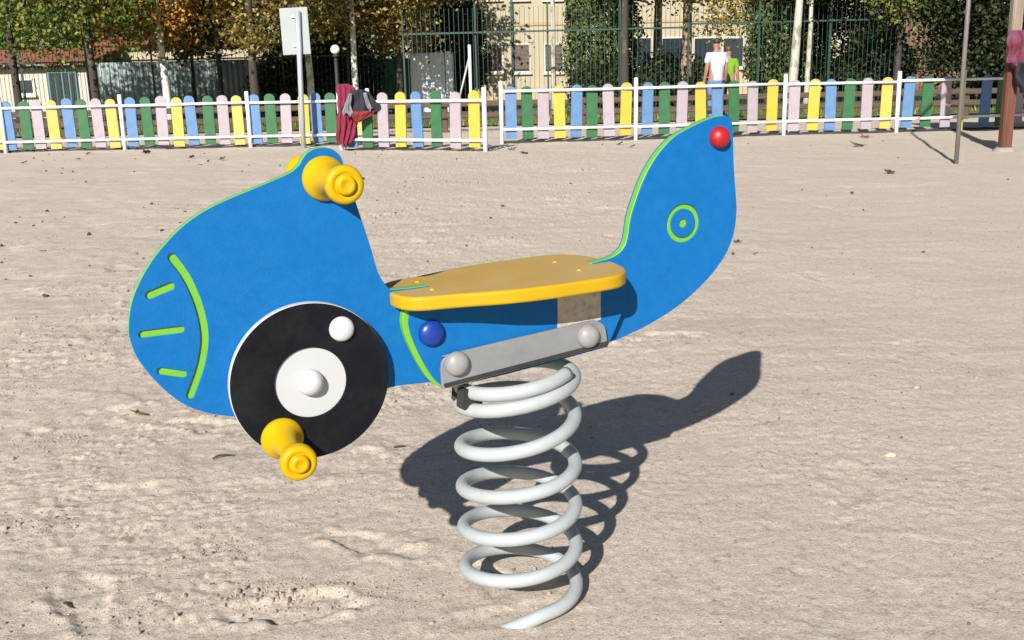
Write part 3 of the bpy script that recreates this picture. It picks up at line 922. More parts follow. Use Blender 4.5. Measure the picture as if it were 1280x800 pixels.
# ---------------------------------------------------------------- two people beyond the fence
def skin_obj(name, joints, edges, mat, parent, sub=2, root=0):
    me_ = bpy.data.meshes.new(name)
    me_.from_pydata([j[0] for j in joints], edges, [])
    me_.materials.append(mat)
    o = bpy.data.objects.new(name, me_)
    col.objects.link(o)
    o.parent = parent
    bm_ = bmesh.new(); bm_.from_mesh(me_)
    lay = bm_.verts.layers.skin.verify()
    bm_.verts.ensure_lookup_table()
    for i, v_ in enumerate(bm_.verts):
        r = joints[i][1]
        v_[lay].radius = r if hasattr(r, '__len__') else (r, r)
        v_[lay].use_root = (i == root)
    bm_.to_mesh(me_); bm_.free()
    o.modifiers.new("skin", 'SKIN').use_smooth_shade = True
    o.modifiers.new("sub", 'SUBSURF').levels = sub
    o.modifiers["sub"].render_levels = sub
    return o

def person(label, loc, h, rz, shirt, legs, hair, tilt=0.0):
    k = h / 1.75
    root = empty("person", loc, rz)
    root.scale = (k, k, k)
    tag(root, label, "person", "people standing beyond the fence")
    J = [((0, 0, .95), (.15, .10)), ((0, .01, 1.15), (.14, .095)), ((0, 0, 1.36), (.155, .10)), ((0, 0, 1.46), (.075, .065)), ((0, -.01, 1.52), .05), ((0, -.02, 1.60), (.078, .09)), ((0, -.02, 1.70), (.07, .085))]
    Ed = [(i, i + 1) for i in range(6)]
    for s in (-1, 1):
        b = len(J)
        J += [((s * .17, 0, 1.41), .062), ((s * .225, .02, 1.12), .045), ((s * .235, -.06, .90), .033), ((s * .235, -.08, .80), (.022, .038)),
              ((s * .225, -.10, .72), (.014, .03)), ((s * .205, -.10, .78), .012)]
        Ed += [(2, b), (b, b + 1), (b + 1, b + 2), (b + 2, b + 3), (b + 3, b + 4), (b + 3, b + 5)]
        b = len(J)
        J += [((s * .10, 0, .86), .095), ((s * .11, -.01, .50), .06), ((s * .115, .02, .09), .042), ((s * .125, -.13, .035), (.04, .03))]
        Ed += [(0, b), (b, b + 1), (b + 1, b + 2), (b + 2, b + 3)]
    skin_obj("body", J, Ed, M['skin'], root)
    S = [((0, 0, .80), (.178, .126)), ((0, 0, .95), (.176, .125)), ((0, .01, 1.12), (.165, .12)), ((0, 0, 1.34), (.185, .122)), ((0, .005, 1.455), (.095, .08))]
    E2 = [(0, 1), (1, 2), (2, 3), (3, 4)]
    for s in (-1, 1):
        b = len(S)
        S += [((s * .18, 0, 1.405), .078), ((s * .222, .012, 1.22), .066)]
        E2 += [(3, b), (b, b + 1)]
    skin_obj("shirt", S, E2, M[shirt], root)
    T = [((0, 0, 1.0), (.162, .116))]
    E3 = []
    for s in (-1, 1):
        b = len(T)
        T += [((s * .10, 0, .84), .105), ((s * .11, -.01, .50), .078), ((s * .115, .02, .10), .062)]
        E3 += [(0, b), (b, b + 1), (b + 1, b + 2)]
    skin_obj("trousers", T, E3, M[legs], root)
    skin_obj("hair", [((0, .02, 1.61), (.082, .075)), ((0, .005, 1.69), (.086, .095)), ((0, -.02, 1.735), (.07, .08))], [(0, 1), (1, 2)], M[hair], root)
    for s in (-1, 1):
        skin_obj("shoe", [((s * .115, .05, .04), (.045, .035)), ((s * .125, -.15, .03), (.04, .025))], [(0, 1)], M['trousers'], root)
    return root
p1 = at(895, 97, 19.4)
person("person in a white t-shirt and blue jeans seen from behind", (p1.x, p1.y, 0), 1.57, math.pi + 0.25, 'shirtw', 'jeans', 'hairb')
p2 = at(910.0, 97, 20.2)
person("person in a lime green t-shirt standing beside the white t-shirt", (p2.x, p2.y, 0), 1.44, math.pi - 0.5, 'shirtg', 'trousers', 'hairr')

# ---------------------------------------------------------------- ground beyond the fence
def sheet(name, x0, x1, y0, y1, z, mat, label=None):
    o = link(name, mesh(name, [(x0, y0, z), (x1, y0, z), (x1, y1, z), (x0, y1, z)], [(0, 1, 2, 3)]), None, mat)
    tag(o, label, None, kind="structure")
    return o
sheet("lawn", -60, 60, 20.5, 44.5, 0.03, M['lawn'], "rough green and brown lawn beyond the fence")

# grass tufts over the near lawn
gv, gf = [], []
for k in range(7000):
    x, y = random.uniform(-14, 16), 20.3 + abs(random.gauss(0, 4))
    if vnoise(np.array([x * .7]), np.array([y * .7]), 5)[0] < -0.15: continue
    a, h_ = random.uniform(0, 6.28), random.uniform(.05, .16)
    w = .018
    dx, dy = math.cos(a) * w, math.sin(a) * w
    b = len(gv)
    gv += [(x - dx, y - dy, .02), (x + dx, y + dy, .02), (x + dy * 2 + random.uniform(-.03, .03), y - dx * 2, .02 + h_)]
    gf.append((b, b + 1, b + 2))
tag(link("grass", mesh("grass", gv, gf), None, M['lf_green']), "short grass tufts on the lawn beyond the fence", "grass", kind="stuff")

# low wooden rail barrier seen between the pickets
def log_rail(x0, x1, y, label):
    root = empty("wooden_rail", (x0, y, 0))
    tag(root, label, "rail", "low wooden rails beyond the fence")
    L = x1 - x0
    for z in (0.30, 0.50):
        o = link("rail", box_mesh("rail", 0, L, -.03, .03, -.05, .05, .012), root, M['brownwood'], False)
        o.location = (0, 0, z)
    n = int(L / 1.6)
    pm = box_mesh("post", -.05, .05, -.04, .04, -.1, .56, .01)
    for k in range(n + 1):
        o = link("post", pm, root, M['brownwood'], False)
        o.location = (L * k / n, .07, 0)
log_rail(-11.5, 0.6, 18.6, "low brown wooden rail seen between the pickets behind the sign and coats")
log_rail(1.4, 12.0, 18.9, "low brown wooden rail seen between the pickets behind the standing people's legs")

# ---------------------------------------------------------------- green bar fence
def bar_fence(label, x0, x1, y, h, hr, dx=0.11, skew=0.0, post_step=1.7):
    root = empty("bar_fence", (x0, y, 0))
    tag(root, label, "fence", "green metal bar fences")
    L = x1 - x0
    V, Fc = [], []
    n = int(L / dx)
    r = 0.0048
    for k in range(n):
        x = k * dx
        b = len(V)
        hh = h
        for z in (0.05, hh):
            V += [(x - r, -r, z), (x + r, -r, z), (x + r, r, z), (x - r, r, z)]
        Fc += [(b, b + 1, b + 5, b + 4), (b + 1, b + 2, b + 6, b + 5), (b + 2, b + 3, b + 7, b + 6), (b + 3, b, b + 4, b + 7), (b + 4, b + 5, b + 6, b + 7)]
    o = link("bars", mesh("bars", V, Fc), root, M['gfence'])
    o["kind"] = "stuff"
    for z in (0.18, hr):
        rl = link("rail", box_mesh("rail", 0, L, -.015, .015, -.02, .02), root, M['gfence'], False)
        rl.location = (0, .034, z)
    pm = box_mesh("post", -.022, .022, -.022, .022, -.1, h + .10, .006)
    k = 0.0
    while k <= L:
        o = link("post", pm, root, M['gfence'], False)
        o.location = (k, .10, 0)
        k += post_step
bar_fence("tall green bar fence under the autumn trees at the low roofed building", -16.0, -2.6, 27.0, 2.3, 1.62)
bar_fence("tall green bar fence with pointed bars in front of the cream building", -2.4, 4.2, 24.5, 2.55, 2.0)
bar_fence("tall green bar fence among the dark evergreens beyond the pickets", 4.4, 16.0, 25.0, 2.5, 2.1)

# ---------------------------------------------------------------- buildings
def window(parent, xc, zc, w, h, y, fill='blind', slats=True):
    f = bmesh.new()
    t = 0.07
    box(f, xc - w / 2 - t, xc - w / 2, y - .06, y + .05, zc - h / 2 - t, zc + h / 2 + t)
    box(f, xc + w / 2, xc + w / 2 + t, y - .06, y + .05, zc - h / 2 - t, zc + h / 2 + t)
    box(f, xc - w / 2, xc + w / 2, y - .06, y + .05, zc + h / 2, zc + h / 2 + t)
    box(f, xc - w / 2, xc + w / 2, y - .06, y + .05, zc - h / 2 - t, zc - h / 2)
    bmesh.ops.recalc_face_normals(f, faces=f.faces)
    fo = link("window", bm_mesh("window", f), parent, M['frame'], False)
    link("pane", box_mesh("pane", xc - w / 2, xc + w / 2, y - .015, y - .004, zc - h / 2, zc + h / 2), fo, M['glass'], False)
    if slats:
        s = bmesh.new()
        z = zc + h / 2 - .03
        while z > zc - h / 2 + h * (0.12 if fill == 'blind' else 0.6):
            box(s, xc - w / 2 + .01, xc + w / 2 - .01, y - .045, y - .02, z - .035, z)
            z -= .055
        bmesh.ops.recalc_face_normals(s, faces=s.faces)
        link("blind", bm_mesh("blind", s), fo, M['blind'], False)
    link("sill", box_mesh("sill", xc - w / 2 - .1, xc + w / 2 + .1, y - .14, y + .02, zc - h / 2 - t - .07, zc - h / 2 - t - .002), fo, M['frame'], False)

BY = 45.0
apt = empty("apartment_building", (6.0, BY, 0))
tag(apt, "cream rendered building with brown window blinds behind the bar fence", "building")
def aw(nm, x0, x1, y0, y1, z0, z1, mt):
    return link(nm, box_mesh(nm, x0 - 6.0, x1 - 6.0, y0, y1, z0, z1), apt, M[mt], False)
aw("wall", -4.0, 11.2, 0, 9, 0, 12.5, 'cream')
aw("side_wall", 11.2, 26, 0.6, 9, 0, 12.5, 'cream')
aw("cladding", 15.5, 21.0, 0.35, 0.6, 0, 3.6, 'brick')
aw("plinth", -4.02, 11.22, -0.06, 0, 0, 0.6, 'creamd')
aw("string_course", -4.02, 11.22, -0.05, 0, 3.15, 3.3, 'creamd')
aw("roof", -4.6, 26.6, -0.6, 9.4, 12.5, 12.8, 'creamd')
aw("drainpipe", at(640, 40, BY).x - .05, at(640, 40, BY).x + .05, -0.16, -0.07, 0, 12.4, 'gfence')
for u_ in (563, 617, 651, 692):
    p = at(u_, 73, BY)
    q0, q1 = at(u_, 56, BY), at(u_, 89, BY)
    for fl in range(3):
        window(apt, p.x - 6.0, (q0.z + q1.z) / 2 + 3.02 * fl, 0.72, q0.z - q1.z, 0)
for u_ in (801, 840, 880, 916):
    q0, q1 = at(u_, 48, BY), at(u_, 83, BY)
    p = at(u_, 66, BY)
    for fl in range(3):
        window(apt, p.x - 6.0, (q0.z + q1.z) / 2 + 3.02 * fl, 0.85, q0.z - q1.z, 0, 'open', fl > 0)
for k in range(4):
    window(apt, 12.6 - 6 + 3.2 * k, 4.9, 1.0, 1.4, 0.6)

LY = 35.0
low = empty("low_building", (-12.0, LY, 0))
tag(low, "low pale building with terracotta tiled roof behind the left bar fence", "building")
def lw(nm, x0, x1, y0, y1, z0, z1, mt, par=None):
    return link(nm, box_mesh(nm, x0 + 12.0, x1 + 12.0, y0, y1, z0, z1), par or low, M[mt], False)
def roof_slab(par, x0, x1, z0, z1, y0, y1, name="roof"):
    """sloping roof whose tile courses run up the slope, ribs modelled"""
    V, Fc = [], []
    nrib = int((x1 - x0) / 0.11)
    for i in range(nrib + 1):
        for j in range(2):
            x = x0 + (x1 - x0) * (i + 0.5 * j) / (nrib + .5) + 12.0
            dz = 0.05 * j
            V += [(x, y0, z0 + dz), (x, y1, z1 + dz)]
    for i in range(len(V) // 2 - 1):
        Fc.append((2 * i, 2 * i + 2, 2 * i + 3, 2 * i + 1))
    o = link(name, mesh(name, V, Fc), par, M['tile'])
    return o
zz = lambda u_, v_: at(u_, v_, LY).z
xx = lambda u_: at(u_, 90, LY).x
lw("wall", xx(-60), xx(112), 0, 5, 0, zz(60, 82), 'paleW')
roof_slab(low, xx(-70), xx(118), zz(60, 81), zz(60, 58), -0.5, 2.8)
lw("eave_board", xx(-65), xx(114), -0.25, -0.02, zz(60, 86), zz(60, 82.5), 'dark')
window(low, xx(30) + 12, (zz(30, 101) + zz(30, 116)) / 2, 0.5, 0.42, 0, 'open', False)
lw("door_frame", xx(58), xx(96), -0.06, -0.004, 0, zz(77, 89), 'teal')
for k in range(4):
    a = xx(60) + (xx(94) - xx(60)) * k / 4
    lw("door_pane", a + .04, a + (xx(94) - xx(60)) / 4 - .02, -0.085, -0.062, 0.15, zz(77, 91), 'glass')
shed = empty("long_building", (-8.0, 38.0, 0))
tag(shed, "long cream building with brown tiled roof behind the corrugated wall", "building")
S0 = 38.0
sx = lambda u_: at(u_, 90, S0).x + 8.0
sz = lambda u_, v_: at(u_, v_, S0).z
link("wall", box_mesh("wall", sx(122), sx(360), 0, 5, 0, sz(155, 57)), shed, M['cream'], False)
ro = roof_slab(low, 0, 1, 0, 1, 0, 1)
bpy.data.objects.remove(ro)
V, Fc = [], []
for i in range(120):
    x = sx(118) + (sx(365) - sx(118)) * i / 119
    dz = 0.05 * (i % 2)
    V += [(x, -0.4, sz(155, 58) + dz), (x, 2.6, sz(155, 40) + dz)]
for i in range(119): Fc.append((2 * i, 2 * i + 2, 2 * i + 3, 2 * i + 1))
link("roof", mesh("roof", V, Fc), shed, M['tile'])

def corrugated(name, x0, x1, y, h, mat, label, pitch=0.16, depth=0.03):
    n = int((x1 - x0) / (pitch / 4))
    V, Fc = [], []
    for i in range(n + 1):
        x = x0 + (x1 - x0) * i / n
        dy = (0, depth, depth, 0)[i % 4]
        V += [(x, y + dy, 0), (x, y + dy, h), (x, y + dy + .02, h), (x, y + dy + .02, 0)]
    for i in range(n):
        a = 4 * i
        for j in range(4): Fc.append((a + j, a + 4 + j, a + 4 + (j + 1) % 4, a + (j + 1) % 4))
    Fc += [(0, 1, 2, 3), (4 * n + 3, 4 * n + 2, 4 * n + 1, 4 * n)]
    return tag(link(name, mesh(name, V, Fc), None, mat, False), label, "wall")
corrugated("corrugated_wall", at(122, 90, 30).x, at(345, 90, 30).x, 30.0, at(230, 76, 30).z, M['corr'], "grey corrugated metal wall below the long cream building")
corrugated("corrugated_wall", at(345, 90, 29).x, at(556, 90, 29).x, 29.0, at(450, 74, 29).z, M['corrg'], "dark green corrugated metal wall beside the white cabinet")

cab = empty("cabinet", (at(538, 90, 27.5).x, 27.5, 0))
tag(cab, "white metal cabinet dappled with leaf shadow behind the bar fence", "cabinet")
cx0, cx1 = at(513, 90, 27.5).x - cab.location.x, at(556, 90, 27.5).x - cab.location.x
link("cabinet_body", box_mesh("cabinet_body", cx0, cx1, 0, 0.9, 0.05, at(538, 66, 27.5).z, .02), cab, M['cabinet'], False)
link("door", box_mesh("door", cx0 + .06, -.01, -.02, -.001, .12, at(538, 69, 27.5).z, .004), cab, M['cabinet'], False)
link("door", box_mesh("door", .01, cx1 - .06, -.02, -.001, .12, at(538, 69, 27.5).z, .004), cab, M['cabinet'], False)
link("side_panel", box_mesh("side_panel", cx1 + .02, cx1 + .20, -.05, .8, .05, at(560, 64, 27.5).z, .01), cab, M['cabinet'], False)

gp = empty("goal_frame", (at(588, 100, 23).x, 23.0, 0))
tag(gp, "white metal upright with a slanted brace in front of the cream building", "frame")
a0, a1 = at(588, 112, 23), at(586, 56, 23)
link("upright", tube_mesh("upright", [(0, 0, 0), (0, 0, a1.z)], .035, 10), gp, M['wrail'], True)
b1 = at(566, 108, 23)
link("brace", tube_mesh("brace", [(0, .05, a1.z - .22), (b1.x - gp.location.x, .05, 0.05)], .022, 10), gp, M['galv'], True)

lp = at(419, 62, 22.6)
lamp = empty("globe_lamp", (lp.x, 22.6, 0))
tag(lamp, "white globe lamp on a dark post among the trees", "lamp")
link("post", tube_mesh("post", [(0, 0, 0), (0, 0, lp.z - .1)], [.05, .035], 10), lamp, M['clamp'], True)
bm = bmesh.new(); bmesh.ops.create_uvsphere(bm, u_segments=20, v_segments=14, radius=0.10)
g = link("globe", bm_mesh("globe", bm), lamp, M['globe'], True); g.location = (0, 0, lp.z)
link("collar", lathe_mesh("collar", [(.06, lp.z - .16), (.07, lp.z - .13), (.05, lp.z - .09)], 14, 'Z'), lamp, M['clamp'], True)

# ---------------------------------------------------------------- trees
def leaf_cloud(pts, size, seed, droop=0.35):
    """one pointed, slightly folded leaf per point"""
    r = np.random.default_rng(seed)
    n = len(pts)
    a = r.uniform(0, 2 * np.pi, n)
    el = r.normal(-droop, 0.6, n)
    d = np.stack([np.cos(a) * np.cos(el), np.sin(a) * np.cos(el), np.sin(el)], 1)
    up = r.normal(0, 1, (n, 3)); up[:, 2] += 0.6
    sd_ = np.cross(d, up); sd_ /= np.linalg.norm(sd_, axis=1, keepdims=True) + 1e-9
    s = size * r.uniform(0.6, 1.35, n)[:, None]
    nn = np.cross(sd_, d)
    A, B = pts - d * s * 0.5, pts + d * s * 0.5
    Cc, D = pts + sd_ * s * 0.36 + nn * s * .1 - d * s * .05, pts - sd_ * s * 0.36 + nn * s * .1 - d * s * .05
    V = np.stack([A, Cc, B, D], 1).reshape(-1, 3)
    Fq = np.arange(4 * n).reshape(-1, 4)
    return V, Fq

def quad_mesh(name, V, Fq):
    me_ = bpy.data.meshes.new(name)
    me_.vertices.add(len(V)); me_.vertices.foreach_set("co", np.ascontiguousarray(V).ravel())
    tri = np.concatenate([Fq[:, [0, 1, 2]], Fq[:, [0, 2, 3]]])
    me_.loops.add(tri.size); me_.loops.foreach_set("vertex_index", tri.ravel())
    me_.polygons.add(len(tri)); me_.polygons.foreach_set("loop_start", np.arange(0, tri.size, 3))
    me_.update(calc_edges=True)
    return me_

def tree(label, x, y, h, crown_z, rad, leaf, bark, tr=0.11, lean=0.0, clumps=90, per=170, lsize=0.10, seed=1, crown_dx=0.0, split=False, group="trees beyond the playground", fork=2.2):
    r = random.Random(seed)
    root = empty("tree", (x, y, 0))
    tag(root, label, "tree", group)
    V, Fc = [], []
    def limb(pts, rads, seg=10):
        m_ = tube_mesh("x", pts, rads, seg)
        b = len(V)
        V.extend([tuple(v_.co) for v_ in m_.vertices])
        Fc.extend([tuple(i + b for i in p.vertices) for p in m_.polygons])
        bpy.data.meshes.remove(m_)
    tops = []
    n = 7
    main = []
    for i in range(n + 1):
        t = i / n
        main.append(Vector((lean * t * h * .6 + r.uniform(-.03, .03) * t, r.uniform(-.04, .04) * t, -0.1 + t * h * .75)))
    limb(main, [tr * (1.25 - .25 * min(1, i * 1.5)) * (1 - .65 * i / n) for i in range(n + 1)], 12)
    cc = Vector((lean * h * .5 + crown_dx, 0, (crown_z + h) / 2))
    ch = (h - crown_z) / 2
    for k in range(11):
        p0 = r.choice([q_ for q_ in main if q_.z >= crown_z + .15] or main[-2:])
        an = k * 2.4 + r.uniform(-.4, .4)
        el = r.uniform(.15, .8)
        L = rad * r.uniform(.6, .95)
        p1 = p0 + Vector((math.cos(an) * L * .5, math.sin(an) * L * .5, L * .35 * el))
        p2 = p0 + Vector((math.cos(an) * L, math.sin(an) * L, L * .7 * el))
        limb([p0, p1, p2], [tr * .38, tr * .25, tr * .08], 6)
        tops.append(p2)
    link("trunk", mesh("trunk", V, Fc), root, M[bark], True)
    g_ = np.random.default_rng(seed)
    C_ = []
    while len(C_) < clumps:
        q_ = g_.uniform(-1, 1, 3)
        l = np.linalg.norm(q_)
        if l > 1 or l < 0.25: continue
        wob = 1 + .22 * math.sin(3 * math.atan2(q_[1], q_[0]) + seed) + .12 * math.sin(7 * q_[2] + seed)
        C_.append((cc.x + q_[0] * rad * wob, q_[1] * rad * wob, cc.z + q_[2] * ch))
    C_ = np.array(C_)
    P = np.repeat(C_, per, 0)
    cs = rad * g_.uniform(.10, .24, len(C_)).repeat(per)[:, None]
    P = P + g_.normal(0, 1, P.shape) * cs * np.array([1, 1, .75])
    V_, F_ = leaf_cloud(P, lsize, seed)
    link("crown", quad_mesh("crown", V_, F_), root, M[leaf])
    return root

def cypress(label, x, y, h, rad, seed, leaf='lf_cyp', n=26000, low=0.15):
    root = empty("cypress_tree", (x, y, 0))
    tag(root, label, "tree", "dark conifers beyond the playground")
    link("trunk", tube_mesh("trunk", [(0, 0, -.1), (0, 0, h * .5), (0, 0, h * .95)], [.12, .08, .02], 10), root, M['bark_dark'], True)
    g_ = np.random.default_rng(seed)
    t = g_.uniform(0, 1, n) ** 1.15
    prof = np.clip(np.minimum(1, (t + .06) * 5), 0, 1) * (1 - t ** 2.2) ** .8
    a = g_.uniform(0, 2 * np.pi, n)
    lump = 1 + .16 * np.sin(5 * a + 9 * t + seed) + .12 * np.sin(11 * a - 23 * t) + .08 * np.sin(31 * t + 3 * a)
    rr = rad * prof * lump * (g_.uniform(0.45, 1, n) ** .5) * g_.uniform(.92, 1.08, n)
    P = np.stack([rr * np.cos(a), rr * np.sin(a), low + t * (h - low)], 1)
    V_, F_ = leaf_cloud(P, .10, seed, -0.7)
    link("crown", quad_mesh("crown", V_, F_), root, M[leaf])
    return root

def shrub(label, x, y, h, rad, seed, leaf='lf_dark', n=14000, group="dark shrubs beyond the bar fence"):
    root = empty("shrub", (x, y, 0))
    tag(root, label, "shrub", group)
    V, Fc = [], []
    r = random.Random(seed)
    for k in range(5):
        m_ = tube_mesh("x", [(0, 0, -.05), (r.uniform(-.3, .3) * rad, r.uniform(-.3, .3) * rad, h * .5), (r.uniform(-.6, .6) * rad, r.uniform(-.5, .5) * rad, h * .85)], [.05, .035, .01], 6)
        b = len(V); V.extend([tuple(v_.co) for v_ in m_.vertices]); Fc.extend([tuple(i + b for i in p.vertices) for p in m_.polygons])
        bpy.data.meshes.remove(m_)
    link("stem", mesh("stem", V, Fc), root, M['bark_dark'], True)
    g_ = np.random.default_rng(seed)
    cl = g_.normal(0, 1, (70, 3)); cl /= np.linalg.norm(cl, axis=1, keepdims=True)
    cl *= g_.uniform(.3, 1, (70, 1)) ** .5
    c = cl * np.array([rad, rad * .8, h / 2]) + np.array([0, 0, h / 2])
    P = np.repeat(c, n // 70, 0)
    P = P + g_.normal(0, 1, P.shape) * rad * .17
    P = P[P[:, 2] > .02]
    V_, F_ = leaf_cloud(P, .10, seed)
    link("foliage", quad_mesh("foliage", V_, F_), root, M[leaf])
    return root

def bx(u_, Y): return at(u_, 105, Y).x
def bz(u_, v_, Y): return at(u_, v_, Y).z
tree("dark green broadleaf tree with low crown over the tiled roof", bx(20, 24), 24, 6.5, bz(20, 60, 24), 2.2, 'lf_green', 'bark_dark', .10, 0, 90, 190, .10, 1)
tree("green and yellow tree with dark leaning trunk beside the low building", bx(119, 22.5), 22.5, 6.2, bz(118, 58, 22.5), 1.9, 'lf_green', 'bark_dark', .10, -.03, 95, 190, .10, 2)
tree("orange autumn tree with white mottled trunk", bx(208, 23.5), 23.5, 6.0, bz(205, 60, 23.5), 1.75, 'lf_orange', 'bark_white', .10, -.02, 85, 180, .10, 3)
tree("rusty brown tree with straight dark trunk before the corrugated wall", bx(318, 23), 23, 6.4, bz(318, 70, 23), 1.6, 'lf_brown', 'bark_dark', .115, 0, 80, 180, .10, 4)
tree("light olive green tree with white mottled trunk beside the sign pole", bx(388, 25.5), 25.5, 6.0, bz(388, 60, 25.5), 1.6, 'lf_olive', 'bark_white', .10, 0, 60, 180, .10, 5)
tree("reddish brown and yellow tree with pale flaking trunk near the globe lamp", bx(444, 24.8), 24.8, 6.4, bz(444, 50, 24.8), 1.7, 'lf_brown', 'bark_white', .09, .01, 80, 180, .10, 6, 0.35)
tree("yellowing tree leaning over the white cabinet", bx(500, 26.2), 26.2, 6.2, bz(520, 62, 26.2), 1.3, 'lf_brown', 'bark_dark', .09, 0, 62, 170, .10, 7, 0.1)
tree("slender young tree with forked dark stem before the grey corrugated wall", bx(242, 27.8), 27.8, 4.2, bz(242, 78, 27.8), 1.0, 'lf_green', 'bark_dark', .06, 0, 34, 150, .10, 8, fork=1.2)
tree("small dark tree beside the slender forked one", bx(277, 28.2), 28.2, 4.2, bz(277, 78, 28.2), 1.0, 'lf_dark', 'bark_dark', .06, 0, 34, 150, .10, 9, fork=1.2)
tree("thin tree with grey mottled trunk in front of the cream wall", bx(692, 26), 26, 8.5, 4.6, 1.7, 'lf_olive', 'bark_grey', .075, 0, 60, 140, .11, 10, fork=4.4)
cypress("dark bushy conifer against the cream wall, beside the drainpipe side", bx(752, 28), 28, 7.5, 0.98, 11, low=.1, n=34000)
tree("tree with smooth dark grey trunk beside the bushy conifer", bx(781, 24.5), 24.5, 7.0, 3.0, 1.5, 'lf_green', 'bark_dark', .115, 0, 60, 150, .10, 12, .3, fork=2.8)
tree("tree with tan shaded trunk before the dark windows", bx(822, 29), 29, 7.5, 2.9, 2.0, 'lf_dark', 'bark_tan', .16, .0, 80, 150, .11, 13, fork=2.8)
tree("tree with thick pinkish trunk and yellow leaves behind the standing people", bx(857, 27), 27, 7.0, bz(900, 38, 27), 1.8, 'lf_yellow', 'bark_tan', .17, .01, 80, 150, .10, 14, 0.6, fork=2.6)
cypress("round-topped dark conifer beside the pale leaning trunk", bx(967, 26.5), 26.5, 6.5, .72, 15, n=22000, low=.1)
tree("tree with pale grey leaning trunk beyond the pickets", bx(989, 24), 24, 7.5, 3.1, 1.6, 'lf_olive', 'bark_grey', .12, .06, 60, 150, .10, 16, fork=3.2)
tree("thinner pale trunk growing beside the leaning one", bx(1008, 24.6), 24.6, 6.5, 3.0, 1.3, 'lf_green', 'bark_grey', .07, .02, 46, 150, .10, 17, fork=2.6)
tree("dark evergreen tree hanging over the right end of the bar fence", bx(1065, 27), 27, 6.5, bz(1065, 60, 27), 1.6, 'lf_dark', 'bark_dark', .10, 0, 80, 170, .10, 18)
tree("mixed green tree in front of the brown cladding", bx(1120, 25), 25, 6.8, bz(1120, 26, 25), 1.9, 'lf_green', 'bark_dark', .09, .02, 80, 170, .10, 19, fork=2.4)
tree("dark tree behind the slim metal pole", bx(1205, 24), 24, 6.5, bz(1200, 34, 24), 1.8, 'lf_dark', 'bark_dark', .11, 0, 90, 170, .10, 20)
tree("dense dark tree behind the play tower post", bx(1285, 23), 23, 6.5, bz(1280, 80, 23), 1.9, 'lf_dark', 'bark_dark', .11, 0, 95, 170, .10, 21)
for k, (u_, Y_, h_, r_, lb) in enumerate((
        (360, 27.6, 1.9, .9, "dark shrub between the rusty tree and the sign pole"),
        (425, 28.3, 2.4, 1.0, "tall dark shrub behind the globe lamp"),
        (575, 30.0, 3.4, .8, "tall dark shrub at the corner of the cream wall"),
        (760, 25.6, 1.1, .9, "low dark shrub at the foot of the bushy conifer"),
        (840, 27.6, 1.3, 1.0, "low grey-green shrub under the shaded windows"),
        (1040, 28.0, 3.4, 1.5, "big dark evergreen shrub right of the leaning trunk"),
        (1235, 24.0, 2.6, 1.5, "big dark evergreen shrub behind the slim pole"),
        (1300, 22.5, 2.4, 1.2, "dark evergreen shrub behind the tower post"),
        (1095, 26.5, 2.0, .8, "dark shrub in front of the brown cladding"))):
    shrub(lb, bx(u_, Y_), Y_, h_, r_, 40 + k)
for k, (u_, Y_, h_, lf, lb) in enumerate((
        (-30, 40, 9.0, 'lf_green', "tall green tree behind the low building"), (95, 42, 9.5, 'lf_brown', "tall brown tree rising behind the tiled roof"),
        (230, 41, 9.5, 'lf_dark', "tall dark tree behind the long cream building"), (360, 40, 9.0, 'lf_green', "tall green tree behind the dark corrugated wall"),
        (480, 41, 9.0, 'lf_dark', "tall dark tree behind the white cabinet"))):
    tree(lb, bx(u_, Y_), Y_, h_, 1.8, 3.4, lf, 'bark_dark', .16, 0, 130, 120, .2, 60 + k)

# ---------------------------------------------------------------- litter on the sand
def leaf_litter(mat, seed):
    r = random.Random(seed)
    V, Fc = [], []
    tips = 5
    ringp = []
    for k in range(tips * 4):
        a = 2 * math.pi * k / (tips * 4)
        rad = (1.0 if k % 4 == 0 else .62 if k % 2 else .45) * r.uniform(.8, 1.1)
        ringp.append((rad * math.cos(a), rad * .7 * math.sin(a), .22 * r.uniform(-.3, 1) * rad + .1))
    V = [(0, 0, .02)] + ringp
    n = len(ringp)
    Fc = [(0, 1 + i, 1 + (i + 1) % n) for i in range(n)]
    V += [(x, y, z - .04) for x, y, z in V]
    b = n + 1
    Fc += [(b, b + 1 + (i + 1) % n, b + 1 + i) for i in range(n)]
    Fc += [(1 + i, b + 1 + i, b + 1 + (i + 1) % n, 1 + (i + 1) % n) for i in range(n)]
    me_ = mesh("fallen_leaf", V, Fc)
    me_.materials.append(mat)
    return me_
LM = {k: leaf_litter(M[k], i) for i, k in enumerate(('leafb', 'leafd', 'leafy_'))}
def ground_pt(u_, v_):
    d_ = CR * ((u_ - 640) / FOC) + CU * ((400 - v_) / FOC) + _fw
    t = -CAM_H / d_.z
    return Vector((0, 0, CAM_H)) + d_ * t
leaves = [(172, 520, 14, 'leafb', "curled brown leaf on the sand beside the rider's nose"),
          (922, 304, 9, 'leafd', "dark leaf on the sand behind the rider's tail"),
          (1072, 183, 12, 'leafb', "large rusty leaf lying before the white fence post"), (1082, 173, 8, 'leafb', "small rusty leaf beside the large rusty one"),
          (1112, 217, 10, 'leafd', "dark curled leaf on open sand before the right fence"),
          (694, 621, 10, 'leafy_', "yellow leaf in the shadow of the coil spring"),
          (1065, 242, 5, 'leafd', None)]
for u_, v_, s in ((40, 191, 6), (57, 190, 6), (105, 188, 8), (110, 194, 6), (172, 188, 9), (183, 192, 10), (212, 187, 10), (240, 198, 7), (278, 201, 7), (54, 316, 5), (250, 206, 4), (30, 204, 5), (98, 200, 5), (640, 188, 8), (655, 193, 7), (775, 181, 8), (790, 185, 7)):
    leaves.append((u_, v_, s, 'leafd', None))
